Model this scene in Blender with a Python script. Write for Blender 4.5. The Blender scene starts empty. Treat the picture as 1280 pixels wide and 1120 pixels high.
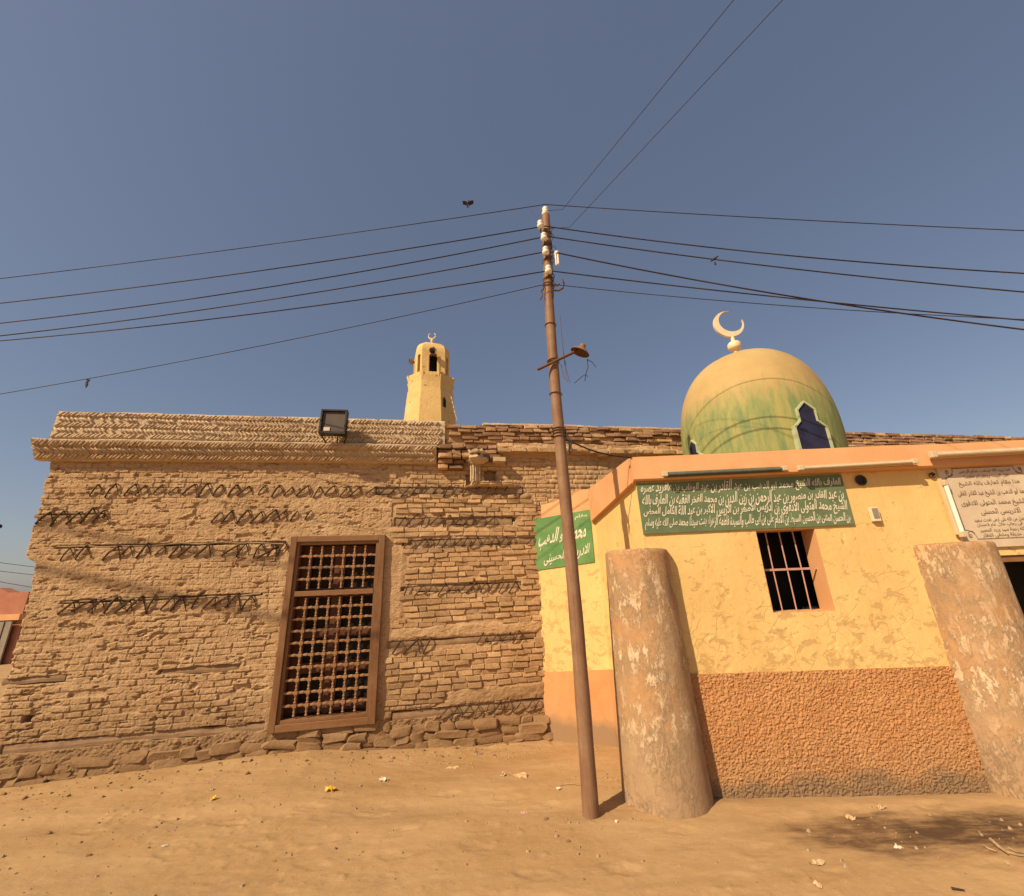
import bpy, bmesh, math, random, unicodedata
import numpy as np
from mathutils import Vector, Matrix

random.seed(7)
RNG = np.random.RandomState(11)
rad = math.radians
S = bpy.context.scene
COL = S.collection

# ---------------------------------------------------------------- camera, sky, sun, exposure
FPX, PITCH, ROLL, YAW, CAMH = 518.83, rad(17.853), rad(-2.271), rad(1.785), 2.0
_r = np.array([1.0, 0, 0]); _f = np.array([0, math.cos(PITCH), math.sin(PITCH)]); _u = np.cross(_r, _f)
_r2 = math.cos(ROLL) * _r + math.sin(ROLL) * _u
_u2 = -math.sin(ROLL) * _r + math.cos(ROLL) * _u
_Z = np.array([[math.cos(YAW), -math.sin(YAW), 0], [math.sin(YAW), math.cos(YAW), 0], [0, 0, 1]])
CR, CU, CF = _Z @ _r2, _Z @ _u2, _Z @ _f
cam = bpy.data.cameras.new('camera'); camo = bpy.data.objects.new('camera', cam); COL.objects.link(camo)
cam.sensor_fit = 'HORIZONTAL'; cam.sensor_width = 36.0; cam.lens = 36.0 * FPX / 1280.0
cam.clip_start = 0.05; cam.clip_end = 3000.0
camo.matrix_world = Matrix(((CR[0], CU[0], -CF[0], 0), (CR[1], CU[1], -CF[1], 0), (CR[2], CU[2], -CF[2], CAMH), (0, 0, 0, 1)))
S.camera = camo

SUN_EL, SUN_AZ = rad(40), rad(46)          # height, and degrees to the left behind the viewer
SUNV = Vector((-math.sin(SUN_AZ) * math.cos(SUN_EL), -math.cos(SUN_AZ) * math.cos(SUN_EL), math.sin(SUN_EL)))
W = bpy.data.worlds.new("World"); S.world = W; W.use_nodes = True
wn = W.node_tree; wn.nodes.clear()
wo = wn.nodes.new('ShaderNodeOutputWorld'); wb = wn.nodes.new('ShaderNodeBackground')
sky = wn.nodes.new('ShaderNodeTexSky'); sky.sky_type = 'NISHITA'; sky.sun_disc = False
sky.sun_elevation = SUN_EL; sky.sun_rotation = math.atan2(SUNV.x, SUNV.y)
sky.air_density = 1.0; sky.dust_density = 1.3; sky.ozone_density = 1.6; sky.altitude = 100
tint = wn.nodes.new('ShaderNodeMix'); tint.data_type = 'RGBA'; tint.blend_type = 'MULTIPLY'
tint.inputs[0].default_value = 1.0; tint.inputs[7].default_value = (1.0, 0.865, 0.765, 1)
even = wn.nodes.new('ShaderNodeMix'); even.data_type = 'RGBA'; even.inputs[0].default_value = 0.42; even.inputs[7].default_value = (1.08, 1.30, 1.98, 1)   # flat grey-blue blended in to even out the sky gradient
wn.links.new(sky.outputs[0], tint.inputs[6]); wn.links.new(tint.outputs[2], even.inputs[6]); wn.links.new(even.outputs[2], wb.inputs[0])
wb.inputs[1].default_value = 0.107
wn.links.new(wb.outputs[0], wo.inputs[0])
sl = bpy.data.lights.new('sun', 'SUN'); sl.energy = 4.6; sl.angle = rad(0.53); sl.color = (1.0, 0.80, 0.55)
so = bpy.data.objects.new('sun', sl); COL.objects.link(so); so.rotation_euler = SUNV.to_track_quat('Z', 'Y').to_euler()
so.location = (-8, -8, 12)
S.view_settings.view_transform = 'Standard'; S.view_settings.look = 'None'
S.view_settings.exposure = 0.38; S.view_settings.gamma = 1.0; S.view_settings.use_curve_mapping = False

# ---------------------------------------------------------------- helpers
def ray(x, y): return CF + CR * (x - 640) / FPX - CU * (y - 560) / FPX
def on_y(x, y, Y): d = ray(x, y); return Vector(d * (Y / d[1])) + Vector((0, 0, CAMH))
def on_plane(x, y, p, n):
    d = ray(x, y); n = np.array(n); t = ((np.array(p) - np.array([0, 0, CAMH])) @ n) / (d @ n)
    return Vector(d * t) + Vector((0, 0, CAMH))

_T = np.random.RandomState(3).rand(512, 512)
def vn(x, y, s=0):
    x = np.asarray(x, float) + 17.13 * s; y = np.asarray(y, float) + 9.71 * s
    ix = np.floor(x).astype(int); iy = np.floor(y).astype(int); fx = x - ix; fy = y - iy
    fx = fx * fx * (3 - 2 * fx); fy = fy * fy * (3 - 2 * fy)
    a = _T[ix & 511, iy & 511]; b = _T[(ix + 1) & 511, iy & 511]; c = _T[ix & 511, (iy + 1) & 511]; d = _T[(ix + 1) & 511, (iy + 1) & 511]
    return (a * (1 - fx) + b * fx) * (1 - fy) + (c * (1 - fx) + d * fx) * fy
def fbm(x, y, o=4, s=0, g=0.5):
    t = 0; a = 1; n = 0; x = np.asarray(x, float); y = np.asarray(y, float)
    for i in range(o):
        t = t + a * vn(x, y, s + i * 3); n += a; a *= g; x = x * 2.03; y = y * 2.03
    return t / n - 0.5
def sstep(a, b, x): t = np.clip((np.asarray(x, float) - a) / (b - a), 0, 1); return t * t * (3 - 2 * t)

def npmesh(name, verts, quads):
    me = bpy.data.meshes.new(name); verts = np.asarray(verts, np.float32); quads = np.asarray(quads, np.int32)
    me.vertices.add(len(verts)); me.vertices.foreach_set('co', verts.ravel())
    k = quads.shape[1]
    me.loops.add(quads.size); me.loops.foreach_set('vertex_index', quads.ravel())
    me.polygons.add(len(quads)); me.polygons.foreach_set('loop_start', np.arange(0, quads.size, k, dtype=np.int32))
    try: me.polygons.foreach_set('loop_total', np.full(len(quads), k, np.int32))
    except Exception: pass
    me.update(calc_edges=True); me.validate()
    return me
def gridquads(nu, nv, flip=False):
    i = np.arange(nu * nv).reshape(nv, nu)
    q = np.stack([i[:-1, :-1], i[:-1, 1:], i[1:, 1:], i[1:, :-1]], -1).reshape(-1, 4)
    return q[:, ::-1] if flip else q

def link(name, data, m=None, parent=None, loc=None, rot=None, scale=None, **props):
    o = bpy.data.objects.new(name, data); COL.objects.link(o)
    if m is not None and data is not None and not data.materials: data.materials.append(m)
    if parent: o.parent = parent
    if loc is not None: o.location = loc
    if rot is not None: o.rotation_euler = rot
    if scale is not None: o.scale = scale
    for k, v in props.items(): o[k] = v
    return o
def thing(name, label, cat, loc=(0, 0, 0), rot=(0, 0, 0), group=None):
    o = link(name, None, None, None, loc, rot); o.empty_display_size = 0.2
    o['label'] = label; o['category'] = cat
    if group: o['group'] = group
    return o
def tag(o, label, cat, group=None):
    o['label'] = label; o['category'] = cat
    if group: o['group'] = group
    return o

class MB:
    """collects boxes, tubes, lathes, prisms and links them as one mesh"""
    def __init__(s): s.v = []; s.f = []
    def add(s, vs, fs):
        b = len(s.v); s.v += [tuple(p) for p in vs]; s.f += [tuple(i + b for i in q) for q in fs]; return s
    def box(s, x0, x1, y0, y1, z0, z1, M=None):
        vs = [Vector(p) for p in ((x0, y0, z0), (x1, y0, z0), (x1, y1, z0), (x0, y1, z0), (x0, y0, z1), (x1, y0, z1), (x1, y1, z1), (x0, y1, z1))]
        if M is not None: vs = [M @ p for p in vs]
        return s.add(vs, [(3, 2, 1, 0), (4, 5, 6, 7), (0, 1, 5, 4), (1, 2, 6, 5), (2, 3, 7, 6), (3, 0, 4, 7)])
    def tube(s, pts, r, n=8, caps=True):
        pts = [Vector(p) for p in pts]; m = len(pts)
        rs = r if isinstance(r, (list, tuple)) else [r] * m
        vs = []; up = None
        for i, p in enumerate(pts):
            t = (pts[min(i + 1, m - 1)] - pts[max(i - 1, 0)]).normalized()
            if up is None: up = Vector((0, 0, 1)) if abs(t.z) < 0.9 else Vector((0, 1, 0))
            a = t.cross(up)
            if a.length < 1e-4: a = t.cross(Vector((1, 0.2, 0)))
            a.normalize(); b = t.cross(a).normalized(); up = -b if False else up
            for k in range(n):
                th = 2 * math.pi * k / n; vs.append(p + (a * math.cos(th) + b * math.sin(th)) * rs[i])
        fs = []
        for i in range(m - 1):
            for k in range(n):
                k2 = (k + 1) % n; fs.append((i * n + k, i * n + k2, (i + 1) * n + k2, (i + 1) * n + k))
        if caps: fs.append(tuple(reversed(range(n)))); fs.append(tuple((m - 1) * n + k for k in range(n)))
        return s.add(vs, fs)
    def lathe(s, prof, n=24, M=None, caps=True, jit=None, phase=0.0):
        vs = []
        for (r, z) in prof:
            for k in range(n):
                th = 2 * math.pi * (k + phase) / n; p = Vector((r * math.cos(th), r * math.sin(th), z))
                if jit: p = jit(p, th)
                vs.append(M @ p if M is not None else p)
        fs = []
        for i in range(len(prof) - 1):
            for k in range(n):
                k2 = (k + 1) % n; fs.append((i * n + k, i * n + k2, (i + 1) * n + k2, (i + 1) * n + k))
        if caps: fs.append(tuple(reversed(range(n)))); fs.append(tuple((len(prof) - 1) * n + k for k in range(n)))
        return s.add(vs, fs)
    def prism(s, outline, y0, y1, M=None):
        """outline in (x, z), counter-clockwise seen from -y; y0 is the front"""
        n = len(outline); vs = [Vector((x, y0, z)) for x, z in outline] + [Vector((x, y1, z)) for x, z in outline]
        if M is not None: vs = [M @ p for p in vs]
        fs = [tuple(range(n)), tuple(reversed(range(n, 2 * n)))]
        for i in range(n): j = (i + 1) % n; fs.append((i, i + n, j + n, j))
        return s.add(vs, fs)
    def mesh(s, name, smooth=None):
        me = bpy.data.meshes.new(name); me.from_pydata(s.v, [], s.f); me.update()
        bm = bmesh.new(); bm.from_mesh(me); bmesh.ops.recalc_face_normals(bm, faces=bm.faces); bm.to_mesh(me); bm.free()
        if smooth is not None:
            me.polygons.foreach_set('use_smooth', [True] * len(me.polygons))
            me.set_sharp_from_angle(angle=rad(smooth))
        return me
    def build(s, name, m, parent=None, smooth=None, bevel=0, **kw):
        me = s.mesh(name, smooth); o = link(name, me, m, parent, **kw)
        if bevel:
            b = o.modifiers.new('bevel', 'BEVEL'); b.width = bevel; b.segments = 2; b.limit_method = 'ANGLE'; b.angle_limit = rad(40)
        return o

# ---------------------------------------------------------------- materials
class NT:
    def __init__(s, name, rough=0.9, spec=0.25, metal=0.0):
        s.m = bpy.data.materials.new(name); s.m.use_nodes = True; s.t = s.m.node_tree; s.b = s.t.nodes['Principled BSDF']
        s.b.inputs['Roughness'].default_value = rough; s.b.inputs['Metallic'].default_value = metal
        s.b.inputs['Specular IOR Level'].default_value = spec
        s.g = s.t.nodes.new('ShaderNodeNewGeometry'); s._oi = None; s._tc = None
    def L(s, a, b): s.t.links.new(a, b)
    def setv(s, sock, v):
        if isinstance(v, bpy.types.NodeSocket): s.L(v, sock)
        else: sock.default_value = v
    def pos(s): return s.g.outputs['Position']
    def obj(s):
        if not s._tc: s._tc = s.t.nodes.new('ShaderNodeTexCoord')
        return s._tc.outputs['Object']
    def rnd(s):
        if not s._oi: s._oi = s.t.nodes.new('ShaderNodeObjectInfo')
        return s._oi.outputs['Random']
    def mapv(s, v, scale=(1, 1, 1), rot=(0, 0, 0)):
        n = s.t.nodes.new('ShaderNodeMapping'); s.L(v, n.inputs[0]); n.inputs['Scale'].default_value = scale; n.inputs['Rotation'].default_value = rot
        return n.outputs[0]
    def noise(s, scale, detail=4, rough=0.55, vec=None, dist=0.0):
        n = s.t.nodes.new('ShaderNodeTexNoise'); n.inputs['Scale'].default_value = scale; n.inputs['Detail'].default_value = detail
        n.inputs['Roughness'].default_value = rough; n.inputs['Distortion'].default_value = dist; s.L(vec or s.pos(), n.inputs['Vector'])
        return n.outputs[0]
    def voro(s, scale, vec=None, feat='F1'):
        n = s.t.nodes.new('ShaderNodeTexVoronoi'); n.feature = feat; n.inputs['Scale'].default_value = scale; s.L(vec or s.pos(), n.inputs['Vector'])
        return n.outputs[0]
    def ramp(s, fac, stops):
        n = s.t.nodes.new('ShaderNodeValToRGB'); e = n.color_ramp.elements
        while len(e) < len(stops): e.new(0.5)
        for i, (p, c) in enumerate(stops):
            e[i].position = p; e[i].color = (*c, 1) if isinstance(c, (tuple, list)) else (c, c, c, 1)
        s.L(fac, n.inputs[0]); return n.outputs[0]
    def mix(s, fac, a, b, mode='MIX'):
        n = s.t.nodes.new('ShaderNodeMix'); n.data_type = 'RGBA'; n.blend_type = mode
        s.setv(n.inputs[0], fac)
        for i, v in ((6, a), (7, b)):
            s.setv(n.inputs[i], (*v, 1) if isinstance(v, tuple) and len(v) == 3 else v)
        return n.outputs[2]
    def math(s, op, a, b=0.0, clamp=False):
        n = s.t.nodes.new('ShaderNodeMath'); n.operation = op; n.use_clamp = clamp; s.setv(n.inputs[0], a); s.setv(n.inputs[1], b); return n.outputs[0]
    def sep(s, v=None):
        n = s.t.nodes.new('ShaderNodeSeparateXYZ'); s.L(v or s.pos(), n.inputs[0]); return n.outputs
    def rng(s, v, a, b, c=0.0, d=1.0):
        n = s.t.nodes.new('ShaderNodeMapRange'); s.L(v, n.inputs[0])
        for i, x in ((1, a), (2, b), (3, c), (4, d)): n.inputs[i].default_value = x
        return n.outputs[0]
    def bump(s, h, strength=0.5, dist=0.01, prev=None):
        n = s.t.nodes.new('ShaderNodeBump'); n.inputs['Strength'].default_value = strength; n.inputs['Distance'].default_value = dist
        s.L(h, n.inputs['Height'])
        if prev: s.L(prev, n.inputs['Normal'])
        s.L(n.outputs[0], s.b.inputs['Normal']); return n.outputs[0]
    def col(s, c): s.setv(s.b.inputs['Base Color'], (*c, 1) if isinstance(c, tuple) else c); return s.m

def simple(name, c1, c2, scale=6, rough=0.85, bump=0.3, bdist=0.006, bscale=60, spec=0.25, metal=0.0, rnd=0.0, dust=0.0, obj=False):
    n = NT(name, rough, spec, metal); v = n.obj() if obj else n.pos()
    c = n.mix(n.ramp(n.noise(scale, 5, 0.6, v), [(0.35, 0.0), (0.65, 1.0)]), c1, c2)
    if rnd: c = n.mix(1.0, c, n.ramp(n.rnd(), [(0, (1 - rnd,) * 3), (1, (1 + rnd * 0.6, 1 + rnd * 0.5, 1 + rnd * 0.4))]), 'MULTIPLY')
    if dust: c = n.mix(n.math('MULTIPLY', n.noise(scale * 3.1, 6, 0.7, v), dust), c, (0.40, 0.27, 0.155))
    n.col(c)
    if bump: n.bump(n.noise(bscale, 5, 0.65, v), bump, bdist)
    return n.m

def m_mud(name, base=(0.42, 0.275, 0.155), light=(0.50, 0.35, 0.21), dark=(0.30, 0.185, 0.10), rnd=0.0, grain=55, low=True):
    n = NT(name, 0.95, 0.12)
    c = n.mix(n.ramp(n.noise(2.2, 6, 0.65), [(0.38, 0.0), (0.66, 1.0)]), base, light)
    c = n.mix(n.ramp(n.noise(9, 6, 0.7), [(0.50, 0.0), (0.75, 0.8)]), c, dark)
    c = n.mix(n.math('MULTIPLY', n.noise(70, 3, 0.6), 0.35), c, light)
    if rnd: c = n.mix(1.0, c, n.ramp(n.rnd(), [(0, (1 - rnd, 1 - rnd * 1.1, 1 - rnd * 1.2)), (1, (1 + rnd * .5, 1 + rnd * 0.4, 1 + rnd * 0.3))]), 'MULTIPLY')
    if low:   # rising damp and splash dirt on the lowest half metre
        z = n.math('ADD', n.sep()[2], n.math('MULTIPLY', n.noise(1.7, 4), -0.5))
        c = n.mix(n.rng(z, -0.05, 0.65, 0.72, 0.0), c, (0.25, 0.152, 0.076))
    n.col(c)
    b1 = n.bump(n.noise(grain * 0.7, 8, 0.75), 0.8, 0.022); b2 = n.bump(n.ramp(n.noise(grain * 0.45, 5, 0.7, n.mapv(n.pos(), (0.8, 0.8, 1.6))), [(0.30, 0.0), (0.46, 1.0)]), 0.6, 0.012, b1); n.bump(n.noise(grain * 4, 3, 0.6), 0.4, 0.005, b2)
    return n.m
M = {}
M['mud'] = m_mud('mud_plaster', (0.46, 0.292, 0.150), (0.55, 0.372, 0.206), (0.33, 0.20, 0.098))
M['brick'] = m_mud('mud_brick', (0.47, 0.297, 0.152), (0.56, 0.377, 0.207), (0.35, 0.213, 0.107), 0.26, 70)
M['redbrick'] = m_mud('fired_brick', (0.28, 0.155, 0.088), (0.40, 0.245, 0.14), (0.19, 0.10, 0.06), 0.32, 70, False)
M['stone'] = m_mud('dusty_stone', (0.38, 0.24, 0.125), (0.46, 0.305, 0.165), (0.26, 0.158, 0.08), 0.24, 16)
M['lime'] = m_mud('old_limewash', (0.53, 0.385, 0.24), (0.63, 0.485, 0.32), (0.40, 0.275, 0.16), 0.0, 60, False)
M['limebrick'] = m_mud('limewashed_brick', (0.54, 0.395, 0.245), (0.66, 0.51, 0.34), (0.40, 0.27, 0.155), 0.2, 70, False)

def m_wood(name, a, b, scale=1.0, axis=(1.5, 30, 30), rough=0.75, rnd=0.15, dust=0.25):
    n = NT(name, rough, 0.3); v = n.mapv(n.obj(), axis)
    g = n.noise(2.0 * scale, 6, 0.65, v, 0.6)
    c = n.mix(n.ramp(g, [(0.35, 0.0), (0.65, 1.0)]), a, b)
    c = n.mix(1.0, c, n.ramp(n.rnd(), [(0, (1 - rnd,) * 3), (1, (1 + rnd,) * 3)]), 'MULTIPLY')
    c = n.mix(n.math('MULTIPLY', n.ramp(n.noise(5, 5, 0.7), [(0.4, 0), (0.7, 1)]), dust), c, (0.40, 0.27, 0.155))
    n.col(c); n.bump(g, 0.4, 0.004); return n.m
M['timber'] = m_wood('weathered_timber', (0.19, 0.115, 0.062), (0.30, 0.19, 0.105), 1.0, (1.2, 40, 40), 0.9, 0.15, 0.6)
M['tie'] = simple('palm_rope', (0.055, 0.032, 0.017), (0.10, 0.06, 0.034), 30, 0.9, 0.5, 0.004, 120, rnd=0.25)
M['frame'] = m_wood('window_wood', (0.145, 0.066, 0.026), (0.21, 0.102, 0.042), 1.0, (6, 6, 1.2), 0.6, 0.12, 0.14)
M['frameh'] = m_wood('window_wood_across', (0.175, 0.080, 0.031), (0.24, 0.118, 0.049), 1.0, (1.2, 6, 6), 0.6, 0.08, 0.16)
M['lattice'] = m_wood('lattice_wood', (0.24, 0.12, 0.05), (0.33, 0.175, 0.08), 1.0, (4, 4, 4), 0.6, 0.08, 0.25)
M['casement'] = m_wood('casement_wood', (0.085, 0.028, 0.012), (0.115, 0.040, 0.017), 1.0, (4, 4, 1.5), 0.6, 0.05, 0.1)
M['dark'] = simple('interior_shade', (0.012, 0.010, 0.008), (0.02, 0.016, 0.012), 5, 0.8, 0)  # near-black colour standing for the shade inside openings
M['pane'] = simple('dusty_dark_glass', (0.012, 0.008, 0.005), (0.026, 0.017, 0.010), 8, 0.6, 0.0, spec=0.2)

def m_yellow(name):
    n = NT(name, 0.85, 0.2)
    c = n.mix(n.ramp(n.noise(1.6, 5, 0.6), [(0.35, 0), (0.68, 1)]), (0.66, 0.44, 0.165), (0.73, 0.51, 0.205))
    z = n.sep()[2]
    st = n.mapv(n.pos(), (7, 7, 0.7))
    c = n.mix(n.math('MULTIPLY', n.ramp(n.noise(1.3, 5, 0.6, st), [(0.52, 0), (0.75, 1)]), 0.22), c, (0.50, 0.29, 0.085))
    zone = n.rng(n.math('ADD', z, n.math('MULTIPLY', n.noise(1.3, 3), -1.5)), 0.2, 1.9, 0.09, 0.0)
    fl = n.ramp(n.math('ADD', n.noise(6.5, 8, 0.7, n.mapv(n.pos(), (1, 1, 1.3)), 0.5), zone), [(0.622, 0.0), (0.645, 1.0)])
    vein = n.math('MULTIPLY', n.ramp(n.voro(5.5, n.mix(0.16, n.pos(), n.noise(3.5, 4), 'ADD'), 'DISTANCE_TO_EDGE'), [(0.0, 1.0), (0.035, 0.0)]), n.ramp(n.math('ADD', n.noise(3.7, 5, 0.65), n.math('MULTIPLY', zone, 1.5)), [(0.56, 0), (0.66, 0.85)])); fl = n.math('MAXIMUM', fl, vein)
    spots = n.ramp(n.noise(17, 5, 0.6), [(0.665, 0.0), (0.70, 0.8)])
    f = n.math('MAXIMUM', fl, spots)
    c = n.mix(n.math('MULTIPLY', f, 0.7), c, (0.49, 0.30, 0.12))
    n.col(c)
    hh = n.math('SUBTRACT', n.math('MULTIPLY', n.noise(25, 5, 0.6), 0.5), n.math('MULTIPLY', f, 0.6))
    b = n.bump(hh, 0.45, 0.008); n.bump(n.noise(160, 3, 0.6), 0.25, 0.003, b); return n.m
M['yellow'] = m_yellow('yellow_paint')

def m_rough(name, a=(0.53, 0.255, 0.10), b=(0.60, 0.31, 0.13), coarse=True):
    n = NT(name, 0.92, 0.15)
    c = n.mix(n.ramp(n.noise(3.0, 5, 0.6), [(0.35, 0), (0.65, 1)]), a, b)
    c = n.mix(n.math('MULTIPLY', n.ramp(n.noise(45, 4, 0.6), [(0.45, 0), (0.7, 1)]), 0.25), c, (0.36, 0.17, 0.065))
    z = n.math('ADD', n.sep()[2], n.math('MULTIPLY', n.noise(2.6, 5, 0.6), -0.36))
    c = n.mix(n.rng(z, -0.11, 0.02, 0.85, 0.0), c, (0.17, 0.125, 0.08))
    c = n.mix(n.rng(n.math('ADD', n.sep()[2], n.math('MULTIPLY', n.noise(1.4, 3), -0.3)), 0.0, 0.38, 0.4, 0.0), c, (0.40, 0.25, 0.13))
    n.col(c); b1 = n.bump(n.noise(110 if coarse else 40, 6, 0.7), 0.9 if coarse else 0.25, 0.016 if coarse else 0.005); return n.m
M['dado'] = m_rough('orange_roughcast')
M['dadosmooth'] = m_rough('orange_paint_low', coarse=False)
M['orange'] = simple('orange_paint', (0.60, 0.30, 0.125), (0.66, 0.36, 0.165), 2.0, 0.9, 0.25, 0.006, 40, dust=0.22)

def m_pillar(name):
    n = NT(name, 0.9, 0.2); v = n.obj()
    c = n.mix(n.ramp(n.noise(2.2, 5, 0.6, v), [(0.38, 0), (0.62, 1)]), (0.355, 0.225, 0.118), (0.46, 0.245, 0.105))
    st = n.mapv(v, (1, 1, 0.45))
    pat = n.math('MULTIPLY', n.ramp(n.noise(2.6, 3, 0.5, v), [(0.38, 0.15), (0.60, 1.0)]), n.ramp(n.noise(13.0, 9, 0.8, st, 0.2), [(0.48, 0.0), (0.54, 1.0)]))
    c = n.mix(n.math('MULTIPLY', n.ramp(n.noise(1.4, 5, 0.65, n.mapv(v, (1, 1, 0.6), (0, 0, 2.0))), [(0.42, 0), (0.60, 1)]), 0.55), c, (0.48, 0.345, 0.21)); c = n.mix(n.math('MULTIPLY', pat, 0.9), c, (0.68, 0.51, 0.32))
    g = n.ramp(n.noise(4.4, 9, 0.74, n.mapv(v, (1.3, 1.3, 0.6), (0.4, 0.2, 1.0))), [(0.535, 0.0), (0.60, 1.0)])
    c = n.mix(n.math('MULTIPLY', g, 0.6), c, (0.27, 0.195, 0.125)); c = n.mix(n.math('MULTIPLY', n.ramp(n.noise(33, 6, 0.7, v), [(0.45, 0), (0.68, 1)]), 0.3), c, (0.33, 0.205, 0.11))
    z = n.math('ADD', n.sep()[2], n.math('MULTIPLY', n.noise(2.5, 5), -0.35))
    c = n.mix(n.rng(z, 0.15, 0.55, 0.85, 0.0), c, (0.37, 0.245, 0.14))
    c = n.mix(n.rng(n.sep()[2], 1.95, 2.2, 0.0, 0.65), c, (0.47, 0.26, 0.12))
    n.col(c)
    b = n.bump(n.math('SUBTRACT', n.noise(28, 6, 0.7, v), n.math('MULTIPLY', pat, -0.8)), 0.7, 0.012); return n.m
M['pillar'] = m_pillar('peeling_pillar_paint')

def m_dome(name):
    n = NT(name, 0.8, 0.25); v = n.obj(); z = n.sep(v)[2]
    streak = n.mapv(v, (3.6, 3.6, 0.7))
    c = n.mix(n.ramp(n.noise(1.6, 4), [(0.35, 0), (0.65, 1)]), (0.40, 0.275, 0.108), (0.475, 0.335, 0.14))
    zz = n.math('ADD', z, n.math('MULTIPLY', n.math('SUBTRACT', n.noise(2.2, 5, 0.65, streak), 0.5), 0.9))
    band = n.rng(zz, 1.18, 1.62, 1.0, 0.0)
    g = n.mix(n.ramp(n.noise(2.0, 6, 0.7, streak), [(0.40, 0), (0.62, 1)]), (0.135, 0.215, 0.088), (0.31, 0.30, 0.10))
    c = n.mix(n.math('MULTIPLY', band, 0.92), c, g)
    c = n.mix(n.math('MULTIPLY', n.ramp(n.noise(5.5, 6, 0.7, n.mapv(v, (4, 4, 0.30), (0.1, 0.05, 0))), [(0.60, 0), (0.70, 1)]), n.math('MULTIPLY', band, 0.75)), c, (0.52, 0.40, 0.12))
    n.col(c); n.bump(n.noise(40, 5, 0.6, v), 0.25, 0.008); return n.m
M['dome'] = m_dome('weathered_dome_paint')
M['cream'] = simple('cream_paint', (0.66, 0.52, 0.33), (0.72, 0.59, 0.40), 8, 0.6, 0.1)
def m_minaret():
    n = NT('ochre_render', 0.9, 0.15)
    c = n.mix(n.ramp(n.noise(0.9, 6, 0.65), [(0.35, 0), (0.65, 1)]), (0.60, 0.40, 0.155), (0.70, 0.49, 0.21))
    holes = n.ramp(n.voro(1.9, n.mapv(n.pos(), (1, 1, 1.3))), [(0.09, 1.0), (0.13, 0.0)])  # dark spots for put-log holes, their shade painted into the colour
    c = n.mix(n.math('MULTIPLY', n.ramp(n.noise(2.6, 7, 0.72, n.mapv(n.pos(), (1.6, 1.6, 0.6))), [(0.52, 0), (0.66, 1)]), 0.35), c, (0.44, 0.28, 0.12))
    c = n.mix(n.math('MULTIPLY', holes, 0.8), c, (0.20, 0.12, 0.05)); n.col(c)
    n.bump(n.math('SUBTRACT', n.noise(9, 5, 0.65), holes), 0.5, 0.04); return n.m
M['minaret'] = m_minaret()
M['navy'] = simple('navy_paint', (0.018, 0.018, 0.045), (0.028, 0.028, 0.065), 6, 0.6, 0.1)
M['palegreen'] = simple('pale_green_paint', (0.36, 0.42, 0.24), (0.45, 0.47, 0.28), 9, 0.7, 0.1)

def m_sign(name, a, b, stain):
    n = NT(name, 0.7, 0.3)
    c = n.mix(n.ramp(n.noise(3.5, 6, 0.65), [(0.35, 0), (0.65, 1)]), a, b)
    c = n.mix(n.math('MULTIPLY', n.ramp(n.noise(8, 6, 0.7, None, 1.0), [(0.56, 0), (0.70, 1)]), 0.55), c, stain)
    n.col(c); n.bump(n.noise(60, 5, 0.6), 0.3, 0.005); return n.m
M['sign'] = m_sign('green_sign_paint', (0.10, 0.142, 0.070), (0.14, 0.188, 0.096), (0.07, 0.098, 0.046))
M['sign2'] = m_sign('bright_green_sign_paint', (0.075, 0.20, 0.055), (0.135, 0.255, 0.085), (0.05, 0.115, 0.04))
M['letter'] = simple('cream_lettering', (0.62, 0.56, 0.42), (0.70, 0.64, 0.50), 20, 0.7, 0)
M['marble'] = m_sign('buff_marble', (0.52, 0.41, 0.285), (0.60, 0.49, 0.35), (0.50, 0.37, 0.24))
M['engrave'] = simple('engraved_letters', (0.17, 0.115, 0.07), (0.24, 0.165, 0.10), 20, 0.8, 0)
M['pole'] = m_wood('brown_pole', (0.17, 0.085, 0.045), (0.25, 0.135, 0.075), 1.0, (22, 22, 0.9), 0.65, 0.0, 0.3)
M['porcelain'] = simple('porcelain', (0.72, 0.66, 0.54), (0.78, 0.72, 0.60), 10, 0.25, 0, spec=0.5)
M['iron'] = simple('rusty_iron', (0.11, 0.06, 0.035), (0.17, 0.09, 0.05), 20, 0.75, 0.3, 0.003, 90, metal=0.3)
M['wire'] = simple('cable_rubber', (0.030, 0.022, 0.02), (0.045, 0.034, 0.03), 10, 0.7, 0)
M['barpaint'] = simple('pink_bar_paint', (0.42, 0.23, 0.17), (0.50, 0.29, 0.22), 18, 0.6, 0.1)
M['black'] = simple('black_metal', (0.028, 0.022, 0.017), (0.045, 0.035, 0.027), 10, 0.5, 0.1, metal=0.2)
M['lampglass'] = simple('floodlight_glass', (0.055, 0.038, 0.025), (0.09, 0.063, 0.04), 6, 0.45, 0.0, spec=0.5)
M['tube'] = simple('white_tube', (0.78, 0.72, 0.60), (0.82, 0.77, 0.66), 10, 0.35, 0)
M['darkhousing'] = simple('green_grey_housing', (0.085, 0.10, 0.075), (0.13, 0.135, 0.10), 14, 0.5, 0.1)
M['creamhousing'] = simple('dusty_cream_housing', (0.52, 0.40, 0.25), (0.58, 0.46, 0.30), 14, 0.6, 0.15)
M['greenwood'] = simple('dark_green_door', (0.05, 0.06, 0.028), (0.075, 0.085, 0.04), 6, 0.6, 0.1)
M['redplaster'] = simple('red_plaster', (0.34, 0.135, 0.08), (0.40, 0.17, 0.10), 3, 0.9, 0.2)
M['greymetal'] = simple('grey_sheet', (0.20, 0.165, 0.125), (0.27, 0.225, 0.17), 4, 0.6, 0.2)
M['yellowplastic'] = simple('yellow_plastic', (0.70, 0.42, 0.03), (0.76, 0.50, 0.06), 9, 0.4, 0.2)
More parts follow.
